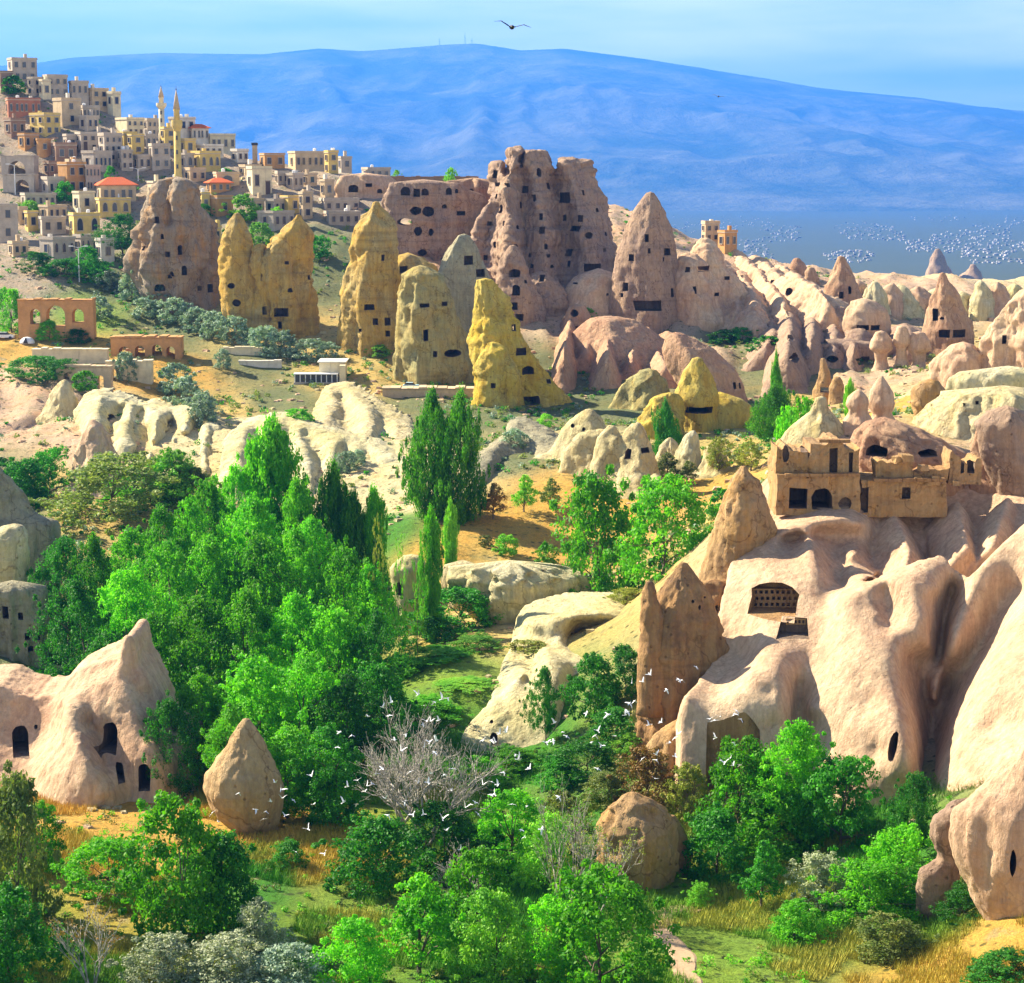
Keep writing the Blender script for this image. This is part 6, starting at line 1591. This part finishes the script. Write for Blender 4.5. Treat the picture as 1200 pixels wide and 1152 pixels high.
# parked cars
def car(px, base, lenpx, col, label, Y=None, rz=0.0):
    Y = Y or ground_hit(px, base, 200); p = gpoint(px, base, 200, Y); s = lenpx * Y / FPX / 4.2
    mt = flat('car_paint', col, 0.35, 0.5); r = empty('parked_car', p, rz); r.scale = (s, s, s); tag(r, label, 'car')
    MB().prism([(-2.1, .32), (2.1, .32), (2.1, .72), (1.9, .86), (1.0, .95), (-1.7, .98), (-2.08, .85)], -.85, .85).build('body', mt, r)
    MB().prism([(-1.75, .975), (1.05, .948), (.45, 1.42), (-1.35, 1.45)], -.74, .74).build('cabin', M['pane'], r)
    MB().prism([(-1.32, 1.44), (.42, 1.41), (.36, 1.49), (-1.25, 1.51)], -.70, .70).build('roof', mt, r)
    for x in (-1.35, 1.35):
        for y in (-.83, .83):
            w = MB().lathe([(.32, -.11), (.32, .11)], 14).build('wheel', M['dark'], r); w.location = (x, y, .32); w.rotation_euler = (math.pi / 2, 0, 0)
    for y in (-.6, .6): MB().box(2.06, 2.12, y - .15, y + .15, .6, .72).build('headlight', M['paint'], r)
car(6, 397, 22, (0.75, 0.77, 0.8), 'white car parked under the bright green bush')
car(482, 455, 20, (0.45, 0.68, 0.75), 'pale blue car parked on the stone terrace', 290)
car(95, 325, 14, (0.25, 0.03, 0.03), 'dark red car by the lamp post at the road bend')
Yt = YH(32, 402); p = gpoint(32, 402, 200); tn = empty('dome_tent', p); tag(tn, 'small white dome tent on the terrace', 'tent'); rr_ = 9 * Yt / FPX
MB().lathe([(rr_ * math.cos(t), rr_ * .85 * math.sin(t) - .05) for t in np.linspace(0, 1.5, 7)], 16).build('canopy', M['paint'], tn, True)
MB().prism([(-.4, 0), (.4, 0), (0, .9)], -rr_ * 1.01, -rr_ * .5).build('entrance', M['dark'], tn)
for x, b_ in ((115, 236), (139, 235)):
    Yu = YH(x, b_ + 4); p = at(x, b_, Yu); u_ = empty('closed_parasol', p); tag(u_, 'folded white parasol on the terrace before the wide red roof', 'parasol', 'folded parasols on the terrace')
    MB().lathe([(.04, -1.5), (.04, 2.4)], 6).build('pole', M['metal'], u_); MB().lathe([(.28, .5), (.2, 1.2), (.05, 2.3)], 8).build('canopy', M['paint'], u_)

# ================================================================== the ruined front cut into the rock
YF = 148.6
rf = empty('ruined_front', at(1000, 600, YF)); tag(rf, 'ruined two-storey brown house front cut from rock, with dark square openings', 'ruin')
def wall_block(px0, px1, py0, py1, Y, depth, seed, mat='ochre', holes=(), jag=0.0, name='wall', cell=0.16):
    a = at(px0, py1, Y); b_ = at(px1, py0, Y)
    nx = max(2, int((b_.x - a.x) / cell)); nz = max(2, int((b_.z - a.z) / cell)); ny = max(2, int(depth / 0.5))
    bm = bmesh.new(); bmesh.ops.create_cube(bm, size=1.0)
    me = bpy.data.meshes.new(name); bm.free()
    xs = np.linspace(a.x, b_.x, nx + 1); zs = np.linspace(a.z, b_.z, nz + 1); ys = np.linspace(Y, Y + depth, ny + 1)
    vid = {}; V = []; F = []
    def vi(i, j, k):
        if (i, j, k) not in vid: vid[(i, j, k)] = len(V); V.append((xs[i], ys[j], zs[k]))
        return vid[(i, j, k)]
    for i in range(nx):
        for k in range(nz):
            F.append((vi(i,0,k), vi(i+1,0,k), vi(i+1,0,k+1), vi(i,0,k+1))); F.append((vi(i,ny,k), vi(i,ny,k+1), vi(i+1,ny,k+1), vi(i+1,ny,k)))
    for j in range(ny):
        for k in range(nz):
            F.append((vi(0,j,k), vi(0,j,k+1), vi(0,j+1,k+1), vi(0,j+1,k))); F.append((vi(nx,j,k), vi(nx,j+1,k), vi(nx,j+1,k+1), vi(nx,j,k+1)))
    for i in range(nx):
        for j in range(ny):
            F.append((vi(i,j,0), vi(i,j+1,0), vi(i+1,j+1,0), vi(i+1,j,0))); F.append((vi(i,j,nz), vi(i+1,j,nz), vi(i+1,j+1,nz), vi(i,j+1,nz)))
    V = np.array(V); t = (V[:, 2] - a.z) / (b_.z - a.z)
    if jag:
        h = fbm(np.stack([V[:, 0] * .9, V[:, 0] * 0 + seed, V[:, 0] * 0], -1), 3, seed) * jag * 1.6 - jag * .6
        V[:, 2] += h * np.clip((t - .4) / .6, 0, 1)
    V[:, 1] += fbm(V * 0.9, 3, seed + 3) * 0.30 + fbm(V * 3, 3, seed + 5) * 0.10
    V[:, 0] += fbm(V * 0.8, 3, seed + 7) * 0.22
    me.from_pydata(V.tolist(), [], F); me.materials.append(M[mat]); me.update()
    outs = []
    if holes: me, outs = carve(me, holes, seed)
    o = meshobj(name, me, rf); o.location = -rf.location
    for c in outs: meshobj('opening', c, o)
    return o
wall_block(909, 1009, 556, 604, YF, 5.0, 3, holes=[(935, 584, 22, 24, 'r', 3.5), (963, 585, 23, 26, 'a', 3.5), (990, 590, 16, 16, 'o', .5)])
wall_block(1009, 1110, 562, 606, YF + .1, 4.0, 5, holes=[(1013.5, 586, 8, 30, 'r', .9), (1062, 578, 10, 15, 'r', .8)], jag=.15)
wall_block(909, 948, 514, 556, YF + .45, 4.0, 7, holes=[(921, 532, 9, 22, 'o', .6), (942, 525, 14, 6, 'o', 1.4)], jag=1.0)
wall_block(948, 1008, 516, 556, YF + .35, 4.0, 9, holes=[(977, 540, 10, 32, 'r', .9), (997, 542, 5, 26, 'r', .5)], jag=.6)
wall_block(1026, 1071, 539, 562, YF + .6, 2.0, 11, jag=.5)
wall_block(1070, 1112, 549, 563, YF + .7, 2.0, 13, jag=.5, mat='brown')
wall_block(1112, 1150, 528, 568, YF + .8, 3.0, 15, jag=.9, holes=[(1138, 548, 8, 15, 'r', 1.6), (1128, 545, 4, 20, 'r', .6)])
for x0, x1, y, dy in ((920, 1008, 556.5, 0), (1024, 1108, 562.5, 0), (960, 997, 517, .3)):
    a = at(x0, y, YF - .2 + dy); b_ = at(x1, y, YF - .2 + dy); n = max(3, int((b_.x - a.x) / .9)); mb = MB(); rnd = random.Random(int(x0))
    for i in range(n):
        xa = a.x + (b_.x - a.x) * i / n; xb = a.x + (b_.x - a.x) * (i + 1) / n - .03
        mb.box(xa, xb, a.y - .05 - rnd.random() * .1, a.y + .6, a.z - .10 - rnd.random() * .04, a.z + .08 + rnd.random() * .05)
    o = mb.build('cornice', M['brown'], rf); o.location = -rf.location
# fallen blocks on the ledges
rnd = random.Random(4)
for i, (x, y) in enumerate(((1020, 566), (1075, 561), (1088, 566), (1096, 562), (1104, 566), (1120, 566), (1080, 548), (1062, 536), (1052, 537))):
    p = at(x, y, YF + .2); s = rnd.uniform(.2, .42); mb = MB().box(-s, s, -s * .8, s * .8, -s * .9, s * .6)
    mb.v = [(a + rnd.uniform(-.3, .3) * s, b2 + rnd.uniform(-.3, .3) * s, c + rnd.uniform(-.3, .3) * s) for a, b2, c in mb.v]
    o = mb.build('fallen_block', M['ochre'], None); o.location = p; o.rotation_euler = (0, 0, rnd.random() * 3)
    tag(o, 'fallen stone block lying on the ledge of the ruined front', 'stone', 'fallen blocks of the ruin')

# ---- dovecote: panel of pigeon holes inside the cave
bv = BVHTree.FromPolygons([v.co for v in SLOPE.data.vertices], [p.vertices for p in SLOPE.data.polygons])
kids = [c for c in SLOPE.children]
def depth_at(px, py):
    best = None
    for o in [SLOPE] + kids:
        t = BVHTree.FromPolygons([v.co for v in o.data.vertices], [p.vertices for p in o.data.polygons]) if o is not SLOPE else bv
        h = t.ray_cast(Vector((0, 0, 0)), Vector(ray(px, py)).normalized())
        if h[0] is not None and (best is None or h[0].y < best): best = h[0].y
    return best
def hole_panel(px0, px1, py0, py1, cols, rows, dY, label):
    Y = (depth_at((px0 + px1) / 2, (py0 + py1) / 2) or 140) + dY
    a = at(px0, py1, Y); b_ = at(px1, py0, Y); me = MB().box(a.x, b_.x, Y, Y + 1.2, a.z, b_.z).mesh('pigeon_hole_panel', M['ochre'])
    hs = []
    for r in range(rows):
        for c in range(cols):
            x = px0 + (px1 - px0) * (c + .5 + (.25 if r % 2 else 0)) / (cols + .3); y = py0 + (py1 - py0) * (r + .5) / rows
            hs.append((x, y, (px1 - px0) / cols * .56, (py1 - py0) / rows * .58, 'r', .5))
    me, outs = carve(me, hs, 3); o = meshobj('pigeon_hole_panel', me, SLOPE)
    for c in outs: meshobj('pigeon_hole', c, o)
hole_panel(882, 936, 690, 712, 8, 3, -.55, '')
hole_panel(921, 945, 725, 732, 5, 1, -.3, '')

# ---- footpath
def path(name, pts, wid, mat):
    V = []; F = []
    P = [gpoint(x, y) for x, y in pts]; Q = []
    for a, b_ in zip(P[:-1], P[1:]):
        n = max(2, int((b_ - a).length / .5))
        for i in range(n): Q.append(a.lerp(b_, i / n))
    rnd = np.random.RandomState(2)
    for i, q in enumerate(Q):
        d = (Q[min(i + 1, len(Q) - 1)] - Q[max(i - 1, 0)]); d.z = 0; d.normalize(); s = Vector((-d.y, d.x, 0))
        for k in range(7):
            t = (k - 3) / 3 * wid * (1 + .25 * float(vnoise(np.array([i * .3, k * 5 // 4, 1.0]))))
            v = q + s * t; z = ground_z(v.x, v.y); V.append((v.x, v.y, z + (.06 if 0 < k < 6 else -.05)))
    for i in range(len(Q) - 1):
        for k in range(6): a = i * 7 + k; F.append((a, a + 1, a + 8, a + 7))
    me = bpy.data.meshes.new(name); me.from_pydata(V, [], F); me.materials.append(mat); me.update()
    tag(meshobj(name, me), kind='structure')
m, nt, b = newmat('trodden_earth'); P = nd(nt, 'ShaderNodeNewGeometry').outputs['Position']
nt.links.new(mix_n(nt, noise_n(nt, P, 2.5, 6, 0.7), (0.30, 0.20, 0.11), (0.50, 0.36, 0.22)), b.inputs['Base Color']); bump_n(nt, b, noise_n(nt, P, 6, 5, 0.7), 0.6, 0.1)
path('footpath', [(812, 1175), (808, 1150), (798, 1118), (778, 1095), (776, 1070), (800, 1064), (830, 1070)], 0.75, m)
path('footpath', [(640, 1072), (660, 1062), (690, 1064)], 0.5, m)

# ---- pigeons: one body each, wings spread
m, nt, b = newmat('pigeon_feathers'); P = nd(nt, 'ShaderNodeTexCoord').outputs['Object']
nt.links.new(mix_n(nt, noise_n(nt, P, 6, 3, 0.6), (0.70, 0.71, 0.72), (0.88, 0.88, 0.86)), b.inputs['Base Color']); M['pigeon'] = m
def bird_mesh(name, flap, mat, bend=.25):
    bm = bmesh.new()
    prof = [(-.17, .006, 0), (-.13, .018, 0), (-.06, .045, 0), (.02, .055, 0), (.09, .045, .005), (.125, .026, .015), (.155, .032, .022), (.185, .022, .022), (.205, .006, .016)]
    rings = []
    for x, r, z in prof:
        rings.append([bm.verts.new((x, r * math.cos(a), z + r * .9 * math.sin(a))) for a in np.linspace(0, 2 * math.pi, 9)[:-1]])
    for a, c in zip(rings[:-1], rings[1:]):
        for k in range(8): bm.faces.new((a[k], a[(k + 1) % 8], c[(k + 1) % 8], c[k]))
    bm.faces.new(rings[0][::-1]); bm.faces.new(rings[-1])
    for s in (-1, 1):   # wings: thick, tapered, bent at the wrist
        st = [(.03, .09, -.07, 0), (.14, .085, -.075, flap * .14), (.25, .075, -.055, flap * .27), (.34, .03, -.06, flap * .27 + (flap - bend) * .09), (.40, -.03, -.06, flap * .27 + (flap - bend) * .15)]
        pr = None
        for y, xf, xb, z in st:
            th = .010 if y < .3 else .004
            q = [bm.verts.new((xf, s * y, z)), bm.verts.new(((xf + xb) / 2, s * y, z + th)), bm.verts.new((xb, s * y, z)), bm.verts.new(((xf + xb) / 2, s * y, z - th * .6))]
            if pr:
                for k in range(4): bm.faces.new((pr[k], pr[(k + 1) % 4], q[(k + 1) % 4], q[k]))
            pr = q
        bm.faces.new(pr)
    t = [bm.verts.new(v) for v in ((-.12, -.025, .004), (-.12, .025, .004), (-.29, .065, .0), (-.30, 0, 0), (-.29, -.065, .0), (-.12, -.02, -.008), (-.12, .02, -.008))]
    bm.faces.new((t[0], t[1], t[2], t[3], t[4])); bm.faces.new((t[6], t[5], t[4], t[3], t[2]))
    bmesh.ops.recalc_face_normals(bm, faces=bm.faces)
    me = bpy.data.meshes.new(name); bm.to_mesh(me); bm.free(); me.materials.append(mat); return me
BM = [bird_mesh('pigeon', f, M['pigeon']) for f in (-.5, -.1, .35, .8, 1.3)]
BP = '''458 824;449 830;518 820;508 822;497 826;525 818;455 838;398 858;412 862;396 876;432 840;365 910;368 942;345 938;334 956;312 950;318 940;330 935;362 972;348 998;380 1000;408 922;420 915;428 928;436 918;402 940;418 942;440 906;447 900;452 935;461 926;470 880;480 905;489 915;474 940;466 950;455 955;438 970;445 985;437 1016;430 920
500 845;505 846;514 844;496 850;490 815;503 870;512 868;504 876;510 882;498 876;506 906;521 908;530 900;502 918;528 925;485 955;497 955;511 952;518 960;523 972;540 975;553 942;545 946;557 940;566 920;577 916;584 918;576 932;580 930;560 955;576 956;572 948;600 942;618 945;638 946;612 972;615 980;634 972;604 998;540 995;527 990
575 868;580 870;605 885;608 890;566 866;650 848;640 870;648 868;660 858;694 870;698 862;700 856;688 836;737 824;744 822;735 834;713 836;733 838;664 862;740 800;752 798;762 790;795 797;799 798;816 782;781 808;832 842;838 844;845 839;838 865;860 836;864 832;868 842;860 870;855 888;846 890;850 893;868 897;858 898;790 864;785 870;794 860;768 884;770 890;792 886;752 890;767 913;720 862;704 874;641 964;655 934;700 900;760 850;775 846
248 952;255 962;330 925;322 918;300 948;308 960;280 930;590 905;585 860;592 858;620 900;462 868;476 860'''
SKYP = []
rnd = random.Random(12); nb = 0
for t in BP.replace('\n', ';').split(';'):
    x, y = (float(v) for v in t.split())
    Yb = rnd.uniform(100, 122) if y > 800 else rnd.uniform(108, 125)
    me = BM[rnd.randrange(5)]
    o = meshobj('pigeon', me); o.location = at(x + rnd.uniform(-1, 1), y + rnd.uniform(-1, 1), Yb)
    o.rotation_euler = (rnd.uniform(-.9, .9), rnd.uniform(-.5, .4), rnd.uniform(-1.0, 2.2)); s_ = rnd.uniform(.48, .66); o.scale = (s_, s_, s_)
    tag(o, 'white pigeon flying in the flock over the valley', 'pigeon', 'flock of white pigeons'); nb += 1
mdk = flat('dark_feathers', (0.03, 0.03, 0.035), 0.6); M['darkbird'] = mdk
o = meshobj('bird', bird_mesh('bird', .35, mdk, .6)); o.location = at(600, 32, 60); o.scale = (1.35, 1.35, 1.35); o.rotation_euler = (.15, 0, 1.75); tag(o, 'dark bird gliding with spread wings in the open sky', 'bird')
o = meshobj('bird', bird_mesh('bird', .2, mdk, .4)); o.location = at(842, 113, 150); o.scale = (1.2, 1.2, 1.2); o.rotation_euler = (.2, 0, 1.5); tag(o, 'tiny dark bird in front of the blue mountain', 'bird')

# ---- masts on the mountain, the town on the plain
for x, h in ((515, 18), (545, 26), (553, 16)):
    p = at(x, np.interp(x, SKY_X, SKY_Y) + 2, 16000.0); hh = h * 16000 / FPX * .55
    r = empty('radio_mast', p); tag(r, 'thin radio mast on the mountain top', 'mast', 'masts on the mountain')
    MB().lathe([(3.2, -30), (2.0, hh * .7), (1.2, hh)], 6).build('pole', M['metal'], r)
    MB().box(-6, 6, -1, 1, hh * .6, hh * .63).build('crossbar', M['metal'], r)
rs = np.random.RandomState(9); mb = MB(); n = 0
while n < 1500:
    px_ = rs.uniform(745, 1360); py_ = 252 + 58 * rs.beta(1.6, 1.5)
    a, b_, c = ray(px_, py_)
    if px_ < 860 and rs.rand() < .5: continue
    if vnoise(np.array([px_ * .025, py_ * .09, 3.])) < -.15: continue
    Yv = ground_hit(px_, py_, 1200, 12000)
    if Yv is None or Yv < 2500: continue
    p = at(px_, py_, Yv); g = ground_z(p.x, p.y); w = rs.uniform(3, 6); d = rs.uniform(6, 12); h = rs.uniform(1.2, 3)
    mb.box(p.x - w / 2, p.x + w / 2, p.y, p.y + d, g - 3, g + h); n += 1
m, nt, b = newmat('far_house_walls'); g = nd(nt, 'ShaderNodeNewGeometry')
nt.links.new(mix_n(nt, g.outputs['Random Per Island'], (0.10, 0.09, 0.07), (0.55, 0.50, 0.44)), b.inputs['Base Color'])
tag(mb.build('distant_town', m), kind='stuff')

# ---- loose stones on slopes and banks: too many to count
rs = np.random.RandomState(21); mb = MB(); mb2 = MB()
ico = [(-1,-1,-.6),(1,-1,-.6),(1,1,-.6),(-1,1,-.6),(-.7,-.8,.5),(.8,-.6,.6),(.6,.7,.5),(-.8,.6,.55)]
fc = [(0,3,2,1),(4,5,6,7),(0,1,5,4),(1,2,6,5),(2,3,7,6),(3,0,4,7)]
for i in range(4200):
    Yv = math.exp(rs.uniform(math.log(110), math.log(420))); x = rs.uniform(-.265, .265) * Yv
    if Yv < 200 and rs.rand() < .8: continue
    if vnoise(np.array([x * .06, Yv * .06, 5.])) < -.05: continue
    s_ = rs.uniform(.10, .42) ** 1.3 * (1 + Yv / 260); z = ground_z(x, Yv); a = rs.uniform(0, 6.28); ca_, sa = math.cos(a), math.sin(a)
    vs = []
    for vx, vy, vz in ico:
        vx *= rs.uniform(.6, 1.1); vy *= rs.uniform(.6, 1.1); vz *= rs.uniform(.6, 1.1)
        vs.append((x + (vx * ca_ - vy * sa) * s_, Yv + (vx * sa + vy * ca_) * s_, z + vz * s_ * .8))
    (mb if i % 3 else mb2).add(vs, fc)
tag(mb.build('loose_stones', M['peach']), kind='stuff'); tag(mb2.build('loose_stones', M['cream']), kind='stuff')
